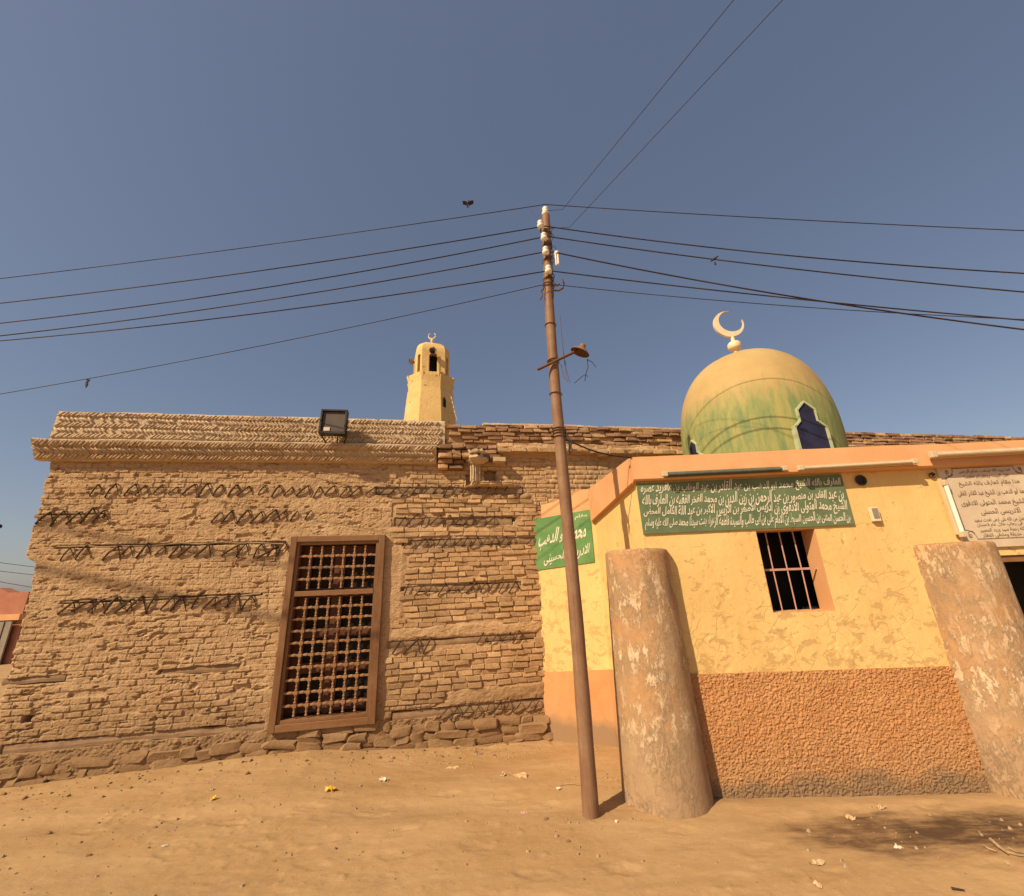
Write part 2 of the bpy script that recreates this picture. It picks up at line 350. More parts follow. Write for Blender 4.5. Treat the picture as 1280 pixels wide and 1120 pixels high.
M['paper'] = simple('dirty_paper', (0.54, 0.43, 0.30), (0.68, 0.58, 0.44), 14, 0.8, 0.2)
M['cardboard'] = simple('cardboard', (0.50, 0.345, 0.185), (0.56, 0.40, 0.22), 14, 0.85, 0.2)
M['twig'] = simple('dry_twig', (0.30, 0.20, 0.11), (0.46, 0.33, 0.19), 20, 0.85, 0.3)
M['pebble'] = simple('pebble', (0.34, 0.23, 0.135), (0.50, 0.36, 0.22), 30, 0.9, 0.3, rnd=0.2)
M['bird'] = simple('dark_feathers', (0.03, 0.024, 0.022), (0.05, 0.04, 0.036), 30, 0.8, 0)

def m_ground(name):
    n = NT(name, 0.97, 0.08); p = n.pos()
    s1 = n.mapv(p, (0.9, 1.5, 1))
    c = n.mix(n.ramp(n.noise(0.9, 6, 0.62, s1), [(0.36, 0), (0.66, 1)]), (0.37, 0.228, 0.103), (0.455, 0.295, 0.145))
    c = n.mix(n.math('MULTIPLY', n.ramp(n.noise(3.3, 7, 0.7, n.mapv(p, (0.6, 2.0, 1))), [(0.52, 0), (0.70, 1)]), 0.55), c, (0.28, 0.172, 0.088))
    c = n.mix(n.math('MULTIPLY', n.ramp(n.noise(28, 5, 0.65), [(0.5, 0), (0.72, 1)]), 0.35), c, (0.46, 0.32, 0.185)); c = n.mix(n.math('MULTIPLY', n.ramp(n.noise(1.5, 7, 0.72, n.mapv(p, (0.35, 1.9, 1), (0, 0, 0.06))), [(0.50, 0), (0.66, 1)]), 0.45), c, (0.49, 0.335, 0.172)); c = n.mix(n.math('MULTIPLY', n.ramp(n.noise(55, 6, 0.75, s1), [(0.56, 0), (0.72, 1)]), 0.4), c, (0.24, 0.15, 0.08))
    o = n.sep()
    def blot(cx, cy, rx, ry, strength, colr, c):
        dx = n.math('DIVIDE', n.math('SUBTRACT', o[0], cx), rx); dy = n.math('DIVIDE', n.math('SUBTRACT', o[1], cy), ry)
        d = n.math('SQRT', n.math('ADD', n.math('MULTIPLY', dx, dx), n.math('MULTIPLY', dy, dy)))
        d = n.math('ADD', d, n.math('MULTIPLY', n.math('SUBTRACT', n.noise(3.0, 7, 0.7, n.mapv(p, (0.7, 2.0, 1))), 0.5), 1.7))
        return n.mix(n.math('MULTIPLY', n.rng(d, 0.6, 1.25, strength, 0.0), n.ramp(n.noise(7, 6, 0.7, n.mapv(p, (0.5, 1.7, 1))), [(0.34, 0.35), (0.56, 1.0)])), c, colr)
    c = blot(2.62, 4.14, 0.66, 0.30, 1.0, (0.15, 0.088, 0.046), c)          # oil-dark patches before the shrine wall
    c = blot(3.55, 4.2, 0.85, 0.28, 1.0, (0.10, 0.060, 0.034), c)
    c = blot(0.35, 4.55, 0.5, 0.12, 0.3, (0.24, 0.15, 0.085), c)
    c = blot(-1.4, 4.65, 0.8, 0.16, 0.25, (0.25, 0.155, 0.088), c)
    n.col(c)
    b = n.bump(n.noise(19, 8, 0.75, s1), 0.45, 0.018); n.bump(n.noise(130, 4, 0.65), 0.4, 0.006, b); return n.m
M['ground'] = m_ground('sandy_earth')

# ---------------------------------------------------------------- setting: ground
ANG = rad(12.209); UA = Vector((math.cos(ANG), math.sin(ANG), 0)); NA = Vector((-math.sin(ANG), math.cos(ANG), 0)); PA = Vector((-2.9, 6.24, 0))
BU = [-9, -3.42, -1.8, 0.0, 1.06, 2.13, 3.11, 9]; BZ = [-0.07, -0.07, -0.028, 0.006, -0.084, -0.162, -0.158, -0.158]
def wallA(p): q = Vector(p) - PA; return q.dot(UA), q.dot(NA)
def ground_z(x, y):
    x = np.asarray(x, float); y = np.asarray(y, float)
    u = (x - PA.x) * UA.x + (y - PA.y) * UA.y; d = -((x - PA.x) * NA.x + (y - PA.y) * NA.y)
    w = 1 - sstep(0.1, 1.7, d)
    z = np.interp(u, BU, BZ) * w
    near = np.exp(-((np.abs(d) / 0.28) ** 2)) * (u < 3.1)
    z = z + near * 0.035 * (0.6 + 1.6 * fbm(u * 1.7, u * 0 + 3.0, 3, 5))
    z = z + 0.04 * fbm(x * 0.55, y * 1.2, 3, 2) + 0.011 * fbm(x * 2.2, y * 3.6, 5, 7, 0.65) + 0.009 * fbm(x * 10, y * 13, 3, 9)
    z = z + 0.025 * np.exp(-(((y - 4.6) / 0.14) ** 2)) * sstep(1.3, 1.7, x)
    for yc, k, dp in ((3.35, 0.045, 0.014), (4.72, 0.035, 0.012), (2.55, -0.02, 0.012)):       # shallow wheel ruts along the street
        q = (y - (yc + k * x + 0.10 * fbm(x * 0.5, x * 0 + yc, 3, 12))) / 0.13
        z = z - dp * np.exp(-q ** 2) * (0.5 + 1.2 * vn(x * 0.9, x * 0 + yc, 13)) * sstep(1.6, 0.6, np.abs(x - 5.5)  * 0 + np.where((x > 1.0) & (y > 4.4), 3.0, 0.0)) + 0.5 * dp * np.exp(-(np.abs(q) - 1.7) ** 2 * 3) * np.where((x > 1.0) & (y > 4.4), 0.0, 1.0) * vn(x * 3, y * 3, 14)
    c = fbm(x * 23, y * 23, 3, 15, 0.6); z = z + 0.016 * sstep(0.16, 0.32, c) * sstep(-0.1, 0.25, fbm(x * 0.8, y * 1.6, 3, 16))   # trodden clods
    return z
_fp = np.random.RandomState(5)
def footprints(X, Y, Z):
    for k in range(34):
        x0, y0 = _fp.uniform(-5, 5), _fp.uniform(2.2, 5.0); a = _fp.choice([0.1, 3.2]) + _fp.normal(0, 0.35)
        for st in range(_fp.randint(1, 6)):
            cx = x0 + st * 0.62 * math.cos(a) + 0.09 * (-1) ** st * math.sin(a); cy = y0 + st * 0.62 * math.sin(a) - 0.09 * (-1) ** st * math.cos(a)
            m = (np.abs(X - cx) < 0.25) & (np.abs(Y - cy) < 0.25)
            if not m.any(): continue
            dx, dy = X[m] - cx, Y[m] - cy; p = dx * math.cos(a) + dy * math.sin(a); q = -dx * math.sin(a) + dy * math.cos(a)
            r = np.sqrt((p / 0.14) ** 2 + (q / (0.052 + 0.012 * np.sign(p))) ** 2); Z[m] += -0.007 * sstep(1.15, 0.7, r) + 0.003 * np.exp(-((r - 1.35) / 0.22) ** 2)
    return Z
nx, ny = 820, 400
gx = np.linspace(-8.5, 8.5, nx); gy = np.linspace(0.6, 8.0, ny); X, Y = np.meshgrid(gx, gy)
Zg = footprints(X, Y, ground_z(X, Y))
me = npmesh('ground', np.stack([X, Y, Zg], -1).reshape(-1, 3), gridquads(nx, ny)); me.polygons.foreach_set('use_smooth', [True] * len(me.polygons))
link('ground', me, M['ground'], None, kind='structure')
def axis_(lo, hi, step):                          # coarse lines that run on to the horizon
    far_ = [12, 16, 24, 40, 80, 200, 900]
    return np.array([-v for v in reversed(far_)] + list(np.arange(lo, hi + step / 2, step)) + far_)
X, Y = np.meshgrid(axis_(-11, 11, 0.25), axis_(-11, 11, 0.25))
ins = (np.abs(X) < 8.3) & (Y > 0.8) & (Y < 7.8); Zt = 0.05 * fbm(X * 0.55, Y * 1.2, 3, 2) - 0.012 - 0.25 * ins - 0.16 * (Y > 7.7)
me = npmesh('terrain', np.stack([X, Y, Zt], -1).reshape(-1, 3), gridquads(X.shape[1], X.shape[0])); me.polygons.foreach_set('use_smooth', [True] * len(me.polygons))
link('terrain', me, M['ground'], None, kind='structure')

# ---------------------------------------------------------------- old brick house
house = thing('old_brick_house', 'long old mud brick house with timber bands and a herringbone parapet', 'house', PA, (0, 0, ANG))
BEAMS = [  # u0, u1, z, height  (local y: 0 is the wall face, minus is towards the street)
    (0.55, 2.90, 3.45, 0.11), (0.86, 2.70, 2.955, 0.125), (1.00, 3.05, 2.625, 0.10), (1.03, 2.80, 1.95, 0.09), (0.82, 3.0, 1.205, 0.085), (0.94, 3.09, 0.315, 0.10),
    (-3.93, -3.12, 3.10, 0.05), (-3.57, -0.70, 2.68, 0.026), (-3.32, -0.93, 1.965, 0.028), (-3.74, -3.08, 1.055, 0.08), (-2.0, -1.06, 1.05, 0.085), (-3.52, -0.68, 0.335, 0.095)]
WIN = (-0.54, 0.67, 0.33, 2.70)
HOLES = [(2.36, 3.70, 0.10, 0.09, 0.3), (-3.36, 0.635, 0.05, 0.035, 0.2), (2.62, 2.975, 0.13, 0.035, 0.12), (2.0, 3.62, 0.045, 0.10, 0.1)]
def uleft(z):
    base = np.interp(z, [-0.4, 0, 1.1, 2.0, 2.44, 2.46, 2.56, 3.15, 3.6, 3.95], [-3.66, -3.70, -3.77, -3.78, -3.80, -3.81, -3.96, -3.975, -4.0, -4.02])
    return base + 0.05 * (vn(np.floor(z / 0.085) * 3.7, z * 0, 4) - 0.5) + 0.05 * fbm(z * 3, z * 0 + 1, 3, 3)
def exposure_mask(u, z):
    e = 0.42 + 0.9 * fbm(u * 0.9, z * 1.4, 4, 21) + 0.55 * sstep(0.5, 1.1, u) * sstep(0.3, 0.5, z)
    e = e + 0.25 * sstep(1.5, 0.9, z) * sstep(0.35, 0.5, z)
    e = e - 0.5 * np.exp(-(((u - 0.1) / 0.6) ** 2 + ((z - 2.95) / 0.22) ** 2))
    return np.clip(e, 0.06, 1.0)
BR_ZONE = (0.80, 3.10, 0.42, 3.38)
SMOOTH = [(0.9, 3.1, 1.265, 1.42), (1.7, 3.1, 0.40, 0.58), (0.8, 1.02, 1.55, 2.6)]
def inbeam(u, z, pad=0.0):
    return any(b[0] - 0.02 < u < b[1] + 0.02 and abs(z - b[2]) < b[3] / 2 + pad for b in BEAMS)
def wall_h(u, z):
    """outward relief of the wall face in metres"""
    ch = 0.076
    zz = z + 0.012 * fbm(u * 1.3, z * 0.3, 3, 31) * 2
    row = np.floor(zz / ch); fz = zz / ch - row
    bl = 0.205; off = _T[(row.astype(int) * 7) & 511, 5] * bl
    uu = u + off + 0.02 * fbm(u * 3, row, 2, 33); bi = np.floor(uu / bl); fu = uu / bl - bi
    rid = _T[(bi.astype(int) * 13 + 50) & 511, (row.astype(int) * 29 + 40) & 511]
    rid2 = _T[(bi.astype(int) * 31 + 9) & 511, (row.astype(int) * 17 + 3) & 511]
    du = np.minimum(fu, 1 - fu) * bl; dz = np.minimum(fz, 1 - fz) * ch
    wob = 0.006 * (fbm(u * 30, z * 30, 2, 35) + 0.5)
    fill = sstep(-0.05, 0.12, fbm(u * 4.5, z * 9, 3, 37)) * 0.75
    wob = wob + 0.004 * (rid2 > 0.6); prof = sstep(-0.001 + wob, 0.005 + wob, du) * sstep(-0.001 + wob, 0.0045 + wob, dz); prof = prof + (1 - prof) * fill * (1 - 0.6 * sstep(0.6, 1.0, u))
    E = exposure_mask(u, z)
    hb = -0.027 + prof * (0.027 + 0.020 * (rid - 0.45)) - (rid2 > 0.94) * prof * 0.03
    hm = 0.020 * fbm(u * 5, z * 8, 5, 41, 0.7) + 0.026 * fbm(u * 17, z * 26, 4, 43, 0.72)
    h = hb * E + hm * (1.15 - 0.75 * E) + 0.03 * fbm(u * 0.8, z * 1.1, 3, 45)
    h = h + 0.014 * fbm(u * 36, z * 48, 4, 47, 0.75)
    # deep cracks and pits of the eroded part
    pit = sstep(0.15, 0.26, fbm(u * 8, z * 19, 4, 51)) * (1 - 0.7 * sstep(0.6, 1.0, u))
    h = h - 0.03 * pit
    h = h * 0.86
    # zone whose bricks are laid one by one: only the mortar bed
    zb = (u > BR_ZONE[0]) & (u < BR_ZONE[1]) & (z > BR_ZONE[2]) & (z < BR_ZONE[3])
    h = np.where(zb, -0.016 + 0.014 * fbm(u * 25, z * 25, 4, 53), h)
    for a, c, d, e in SMOOTH:
        n_ = 0.16 * fbm(u * 4, z * 5, 4, 59, 0.65); m = sstep(a - 0.06, a + 0.08, u + n_) * sstep(c + 0.05, c - 0.05, u) * sstep(d - 0.03, d + 0.03, z + n_ * 0.5) * sstep(e + 0.03, e - 0.03, z + n_ * 0.6)
        h = h * (1 - m) + m * (0.004 + 0.03 * fbm(u * 5, z * 9, 5, 55, 0.65) + 0.012 * fbm(u * 24, z * 40, 3, 56, 0.7))
    # base course: recess behind the stones
    h = np.where(z < 0.27 + 0.03 * vn(u * 3, u * 0, 8), -0.018 + 0.085 * fbm(u * 6, z * 9, 5, 57, 0.72) + 0.022 * sstep(0.3, -0.3, fbm(u * 0.9, z * 0.2, 2, 58)) * sstep(0.4, -1.0, u), h)
    # mud slump under the broken spout
    m = np.exp(-(((u - 2.35) / 0.42) ** 4 + ((z - 3.555) / 0.07) ** 2)); h = h + 0.10 * m
    for a, c, zc, hh in BEAMS:
        e_ = 0.022 * fbm(u * 13, z * 9 + zc, 4, 64, 0.65) + 0.03 * sstep(0.1, 0.3, fbm(u * 2.3, z * 0 + zc, 2, 65)) * (hh > 0.06); m = sstep(a - 0.03, a + 0.01, u + e_) * sstep(c + 0.03, c - 0.01, u + e_) * sstep(zc - hh / 2 - 0.010, zc - hh / 2, z - np.abs(e_)) * sstep(zc + hh / 2 + 0.008, zc + hh / 2, z + e_ * 0.5)
        h = h * (1 - m) + m * (-0.085)
    for cu, cz, ru, rz, dep in HOLES:
        d = np.maximum(np.abs(u - cu) / ru, np.abs(z - cz) / rz) + 0.5 * fbm(u * 12, z * 12, 3, 61); h = h - dep * sstep(1.1, 0.85, d)
    m = (u > WIN[0]) & (u < WIN[1]) & (z > WIN[2]) & (z < WIN[3])
    h = np.where(m, -0.42, h)
    # plaster fillet round the window frame
    m = sstep(-0.80, -0.66, u) * sstep(0.93, 0.80, u) * sstep(0.1, 0.25, z) * sstep(2.92, 2.78, z) * (1 - (m * 1.0))
    h = h * (1 - 0.6 * m) + 0.6 * m * (0.012 + 0.02 * fbm(u * 9, z * 9, 4, 63))
    return h
du = 0.0072
ncol, nrow = int(7.3 / du), int(4.36 / du)
zz = np.linspace(-0.42, 3.94, nrow); s = np.linspace(0, 1, ncol)
ul = uleft(zz); Ug = ul[:, None] + s[None, :] * (3.32 - ul[:, None]); Zg = np.repeat(zz[:, None], ncol, 1)
H = wall_h(Ug, Zg)
H = H - 0.12 * (1 - sstep(0.0, 0.012, s))[None, :]          # rounded ragged arris
Yg = -H
back = [0.75, 0.5, 0.32, 0.2]                                # the corner returns along the end wall
Ub = np.stack([ul + 0.02 * (vn(zz * 12, zz * 0 + k, 5) - 0.2) for k in range(4)], 1); Yb = np.repeat(np.array(back)[None, :], nrow, 0)
U3 = np.concatenate([Ub, Ug], 1); Y3 = np.concatenate([Yb, Yg], 1); Z3 = np.concatenate([np.repeat(zz[:, None], 4, 1), Zg], 1)
me = npmesh('wall', np.stack([U3, Y3, Z3], -1).reshape(-1, 3), gridquads(ncol + 4, nrow))
wall = link('wall', me, M['mud'], house)
# continuation behind the shrine porch, and the solid of the house
uu = np.linspace(3.32, 6.4, 180); zz2 = np.linspace(2.2, 4.12, 130); U2, Z2 = np.meshgrid(uu, zz2)
E2 = np.clip(0.7 + fbm(U2, Z2 * 2, 3, 70), 0.2, 1)
row = np.floor(Z2 / 0.083); fz = Z2 / 0.083 - row; fu = (U2 / 0.21 + _T[(row.astype(int) * 7) & 511, 5]) % 1
h2 = E2 * (-0.03 + 0.03 * sstep(0.02, 0.2, np.minimum(fz, 1 - fz)) * sstep(0.01, 0.08, np.minimum(fu, 1 - fu))) + 0.03 * fbm(U2 * 10, Z2 * 14, 4, 71)
wall2 = link('wall', npmesh('wall_upper', np.stack([U2, -h2, Z2], -1).reshape(-1, 3), gridquads(180, 130)), M['mud'], house)
b = MB(); b.box(-3.62, -0.56, 0.16, 4.5, -0.4, 3.9); b.box(0.69, 6.38, 0.16, 4.5, -0.4, 3.9); b.box(-0.56, 0.69, 0.5, 4.5, -0.4, 3.9); b.box(-0.56, 0.69, 0.16, 0.5, 2.72, 3.9); b.box(-0.56, 0.69, 0.16, 0.5, -0.4, 0.31)
b.build('core', M['mud'], house)
b = MB(); b.box(-3.6, 6.38, 0.3, 4.5, 3.92, 4.1); b.build('roof', M['mud'], house)

# --- bricks laid one by one (16 shapes shared)
def brick_mesh(i, ch=0.16):
    r = random.Random(100 + i); us = [-0.5, -0.455, 0.0, 0.455, 0.5]; vs = [-0.5, -0.40, 0.40, 0.5]; V = []
    for bz, v in enumerate(vs):
        for bu, u in enumerate(us):
            eu = bu in (0, 4); ez = bz in (0, 3)
            y = -0.5 + (0.13 if eu or ez else 0.0) + (0.10 if eu and ez else 0) + r.uniform(-0.09, 0.10)
            V.append((u + r.uniform(-1, 1) * 0.05, y, v + r.uniform(-1, 1) * (0.07 if not ez else 0.06)))
    F = [(j * 5 + k, j * 5 + k + 1, (j + 1) * 5 + k + 1, (j + 1) * 5 + k) for j in range(3) for k in range(4)]
    ring = [0, 1, 2, 3, 4, 9, 14, 19, 18, 17, 16, 15, 10, 5]; n0 = len(V)
    V += [(V[q][0] * 0.97, 0.5, V[q][2] * 0.97) for q in ring]
    for k in range(14): k2 = (k + 1) % 14; F.append((ring[k2], ring[k], n0 + k, n0 + k2))
    me = bpy.data.meshes.new('brick'); me.from_pydata(V, [], F); me.update()
    me.polygons.foreach_set('use_smooth', [True] * len(F)); me.set_sharp_from_angle(angle=rad(28))
    return me
BRK = [brick_mesh(i) for i in range(16)]
for m_ in BRK: m_.materials.append(M['brick'])
RBRK = [m_.copy() for m_ in BRK]
for m_ in RBRK: m_.materials.clear(); m_.materials.append(M['redbrick'])
spots = []
z = BR_ZONE[2] + 0.04; row = 0
while z < BR_ZONE[3]:
    u = BR_ZONE[0] + random.uniform(-0.02, 0.06)
    while u < BR_ZONE[1] - 0.08:
        L = random.choice((0.215, 0.2, 0.19, 0.205, 0.11, 0.23)); L *= random.uniform(0.94, 1.06)
        zc = z + 0.012 * math.sin(u * 2.1 + row)
        c = u + L / 2
        if c < BR_ZONE[1] + 0.02 and not (inbeam(c, zc, 0.03)) and not any(a < c < e_ and d - 0.03 < zc < e2 + 0.02 for a, e_, d, e2 in SMOOTH) and not (abs(c - 2.62) < 0.14 and abs(zc - 2.975) < 0.05):
            spots.append((c, zc, L))
        u += L + random.choice((0.002, 0.004, 0.006, 0.012))
    z += random.uniform(0.0735, 0.079); row += 1
for (u, zc, L) in spots[:300]:
    o = link('brick', random.choice(BRK), None, wall, (u, 0.042 - random.choice((0, 0, 0.004, 0.01, -0.006, -0.012)) - random.uniform(-0.004, 0.005), zc), (random.uniform(-0.04, 0.04), random.gauss(0, 0.018), random.uniform(-0.04, 0.04)),
             (L * 1.0, 0.095, 0.0705 * random.uniform(0.90, 1.06)))
def merge(name, items, m, parent):
    """many small pieces as one mesh: items of (mesh, Matrix)"""
    V = []; F = []; nb = 0; cache = {}
    for me_, mx in items:
        if me_.name not in cache:
            cache[me_.name] = (np.array([v.co[:] for v in me_.vertices]), np.array([p.vertices[:] for p in me_.polygons if len(p.vertices) == 4]))
        v, f = cache[me_.name]; A = np.array(mx)
        V.append(v @ A[:3, :3].T + A[:3, 3]); F.append(f + nb); nb += len(v)
    o = link(name, npmesh(name, np.concatenate(V), np.concatenate(F)), m, parent); o['kind'] = 'stuff'; return o
rest = [(random.choice(BRK), Matrix.LocRotScale(Vector((u, 0.042 - random.uniform(-0.008, 0.012), zc)), None, Vector((L, 0.095, 0.070)))) for (u, zc, L) in spots[300:]]
if rest: merge('brickwork', rest, M['brick'], wall)

# --- stones of the footing
def stone_mesh(i):
    bm = bmesh.new(); bmesh.ops.create_icosphere(bm, subdivisions=2, radius=0.5); r = random.Random(500 + i); o = r.uniform(0, 50)
    for v in bm.verts:
        p = v.co * 2; q = Vector([math.copysign(abs(c) ** 0.34, c) for c in p]) * 0.5
        k = 1 + 0.75 * float(fbm(p.x * 1.1 + o, p.z * 1.1 + p.y, 4, i, 0.65)); v.co = Vector((q.x * k + 0.16 * q.z * math.sin(o), q.y * (0.8 + 0.6 * float(fbm(p.x * 2 + o, p.z * 2, 3, i + 5))), q.z * k * (1 + 0.35 * p.x * math.sin(o * 3))))
    me = bpy.data.meshes.new('stone'); bm.to_mesh(me); bm.free(); me.materials.append(M['stone'])
    me.polygons.foreach_set('use_smooth', [True] * len(me.polygons)); me.set_sharp_from_angle(angle=rad(24)); return me
STN = [stone_mesh(i) for i in range(10)]
for rowi, (zc, hh) in enumerate(((0.222, 0.105), (0.122, 0.105), (0.022, 0.105), (-0.078, 0.105), (-0.175, 0.105))):
    u = -3.72 + rowi * 0.07
    while u < 3.05:
        L = random.uniform(0.15, 0.42); g = float(np.interp(u + L / 2, BU, BZ))
        dz = random.uniform(-0.03, 0.03); zz_ = zc + dz
        if zz_ + hh / 2 > g - 0.04 and not (zz_ > 0.15 and inbeam(u + L / 2, zz_ + 0.08, 0.02)) :
            link('stone', random.choice(STN), None, wall, (u + L / 2, 0.050 + random.uniform(-0.025, 0.022), zz_), (random.uniform(-0.16, 0.16), random.uniform(-0.10, 0.10), random.choice((0, math.pi)) + random.uniform(-0.1, 0.1)),
                 (L * 1.12, random.uniform(0.16, 0.22), hh * random.uniform(0.95, 1.35)))
        u += L

# --- timbers and the rope ties over them
for (u0, u1, zc, hh) in BEAMS:
    n = max(4, int((u1 - u0) / 0.12)); V = []; F = []
    for i in range(n + 1):
        t = i / n; u = u0 + (u1 - u0) * t; wz = 0.012 * math.sin(3.1 * u + zc * 5) + 0.006 * math.sin(11 * u) + random.uniform(-0.006, 0.006); wy = random.uniform(-0.006, 0.006)
        y0 = 0.012 if hh > 0.06 else -0.010
        for (y, q) in ((y0 + wy, -0.5), (y0 + wy - 0.006, -0.1), (y0 + wy + 0.003, 0.5), (0.09, 0.5), (0.09, -0.5)): V.append((u, y + 0.012, zc + wz + q * hh * random.uniform(0.93, 1.04)))
    for i in range(n):
        for k in range(5): F.append((i * 5 + k, i * 5 + (k + 1) % 5, (i + 1) * 5 + (k + 1) % 5, (i + 1) * 5 + k))
    F += [(0, 1, 2, 3, 4), tuple(n * 5 + k for k in (4, 3, 2, 1, 0))]
    MB().add(V, F).build('timber_beam', M['timber'], wall)
def tie_mesh(i, legs):
    r = random.Random(900 + i); b = MB()
    top = Vector((0.045 + r.uniform(-0.02, 0.03), -0.018 + r.uniform(-0.012, 0.008), 0.075 + r.uniform(-0.03, 0.02)))
    bl = Vector((-0.065 + r.uniform(-0.035, 0.03), -0.004, -0.085 + r.uniform(-0.015, 0.02)))
    mid = (top + bl) / 2 + Vector((r.uniform(-0.008, 0.008), -0.010, r.uniform(-0.010, 0.010)))
    b.tube([bl + Vector((-0.008, 0.03, -0.012)), bl, mid, top, top + Vector((0.02, 0.05, 0.008))], [0.007, 0.011, 0.0125 + r.uniform(-.002, .003), 0.011, 0.008], 6)
    if legs > 1:
        br = Vector((0.105 + r.uniform(-0.02, 0.02), 0.0, -0.075 + r.uniform(-0.02, 0.03)))
        b.tube([top + Vector((0.0, 0.004, -0.004)), (top + br) / 2 + Vector((0.004, 0.0, 0.006)), br, br + Vector((0.005, 0.03, -0.01))], [0.008, 0.006, 0.005, 0.004], 5)
    return b.mesh('rope_tie', 60)
TIE2 = [tie_mesh(i, 2) for i in range(8)]; TIE1 = [tie_mesh(20 + i, 1) for i in range(6)]
for m_ in TIE1 + TIE2: m_.materials.append(M['tie'])
def ties(u0, u1, z0, z1, n, kinds, sc=1.0):
    for i in range(n):
        if random.random() < 0.04: continue
        t = (i + 0.5) / n; u = u0 + (u1 - u0) * t + random.uniform(-0.03, 0.03); zc = z0 + (z1 - z0) * t + random.uniform(-0.012, 0.012)
        ds = 1.02 * sc * random.uniform(0.82, 1.15); h = float(wall_h(np.array([u]), np.array([zc]))[0])
        link('rope_tie', random.choice(TIE2 if random.random() < kinds else TIE1), None, wall, (u, min(-max(h, -0.005), 0.0) - 0.008, zc), (0, random.uniform(-0.2, 0.2), 0), (ds * random.uniform(0.8, 1.1), ds, ds))
ties(-3.36, 0.55, 3.47, 3.44, 20, 0.95); ties(0.58, 2.88, 3.46, 3.45, 14, 0.05)
ties(-3.86, -3.05, 3.07, 3.09, 5, 0.9, 1.1); ties(-1.78, -0.35, 3.05, 3.07, 8, 0.8); ties(0.86, 2.45, 2.96, 2.97, 9, 0.35, 0.95)
ties(-3.5, -0.62, 2.60, 2.585, 16, 0.9, 1.05); ties(1.0, 3.05, 2.63, 2.635, 14, 0.6, 0.85)
ties(-3.32, -1.0, 1.92, 1.88, 14, 0.9, 1.15); ties(1.03, 2.78, 1.945, 1.95, 11, 0.5, 0.85)
ties(0.85, 1.45, 1.17, 1.18, 3, 0.8, 1.1); ties(2.05, 3.0, 1.215, 1.22, 5, 0.8, 0.8); ties(1.55, 3.05, 0.30, 0.31, 10, 0.5, 0.75)
ties(-0.98, -0.62, 2.55, 2.5, 2, 1.0, 1.3)

# --- parapet and cornice of limewashed herringbone brick
def strip(path, u0, u1, n, amp, name, m, parent, cap=True):
    us = np.linspace(u0, u1, n); P = np.array(path); seg = []
    for a, c in zip(P[:-1], P[1:]):
        k = max(2, int(np.hypot(*(c - a)) / 0.02)); seg.append(a + (c - a) * np.linspace(0, 1, k, endpoint=False)[:, None])
    seg.append(P[-1:]); Q = np.concatenate(seg); kq = len(Q)
    Uu = np.repeat(us[None, :], kq, 0); o = np.repeat(Q[:, :1], n, 1); zq = np.repeat(Q[:, 1:], n, 1); t = np.arange(kq)[:, None] * 0.4
    o = o + amp * fbm(Uu * 9, t + Uu * 0, 4, 81) * 1.6; zq = zq + amp * 1.6 * fbm(Uu * 6, t + Uu * 0 + 40, 4, 83, 0.65) - 1.4 * amp * sstep(0.2, 0.3, fbm(Uu * 3.1, Uu * 0 + 7, 3, 88)) + 0.018 * fbm(Uu * 1.1, Uu * 0, 2, 85)
    V = np.stack([Uu, -o, zq], -1).reshape(-1, 3); q = gridquads(n, kq)
    ob = link(name, npmesh(name, V, q), m, parent)
    for e in (0, n - 1):    # end caps
        pass
    if cap:
        b = MB()
        for uc in (u0, u1):
            vs = [(uc, -p[0], p[1]) for p in path]; b.add(vs, [tuple(range(len(vs)))])
        b.build('end_face', m, ob)
    return ob
CU0, CU1 = -4.10, 1.47
cor = strip([(-0.03, 3.890), (0.055, 3.893), (0.205, 4.155), (0.198, 4.168), (0.07, 4.19)], CU0, CU1, 420, 0.008, 'cornice', M['lime'], house)
par = strip([(0.07, 4.17), (0.062, 4.20), (0.052, 4.63), (0.02, 4.655), (-0.26, 4.65), (-0.27, 3.9)], CU0 + 0.1, CU1 + 0.13, 420, 0.009, 'parapet', M['lime'], house)
def herr_mesh(i):
    r = random.Random(i); V = [(x * 0.5 + r.uniform(-.06, .06), y, z_ * 0.5 + r.uniform(-.08, .08)) for (x, y, z_) in
        ((-1, 0.5, -1), (1, 0.5, -1), (1, 0.5, 1), (-1, 0.5, 1))] + [(x * 0.40 + r.uniform(-.05, .05), -0.5 + r.uniform(-.25, .2), z_ * 0.34 + r.uniform(-.08, .08)) for (x, z_) in ((-1, -1), (1, -1), (1, 1), (-1, 1))]
    me = bpy.data.meshes.new('herringbone_brick'); me.from_pydata(V, [], [(4, 5, 6, 7), (0, 1, 5, 4), (1, 2, 6, 5), (2, 3, 7, 6), (3, 0, 4, 7)]); me.update(); me.materials.append(M['limebrick']); return me
HER = [herr_mesh(i) for i in range(10)]
pieces = []
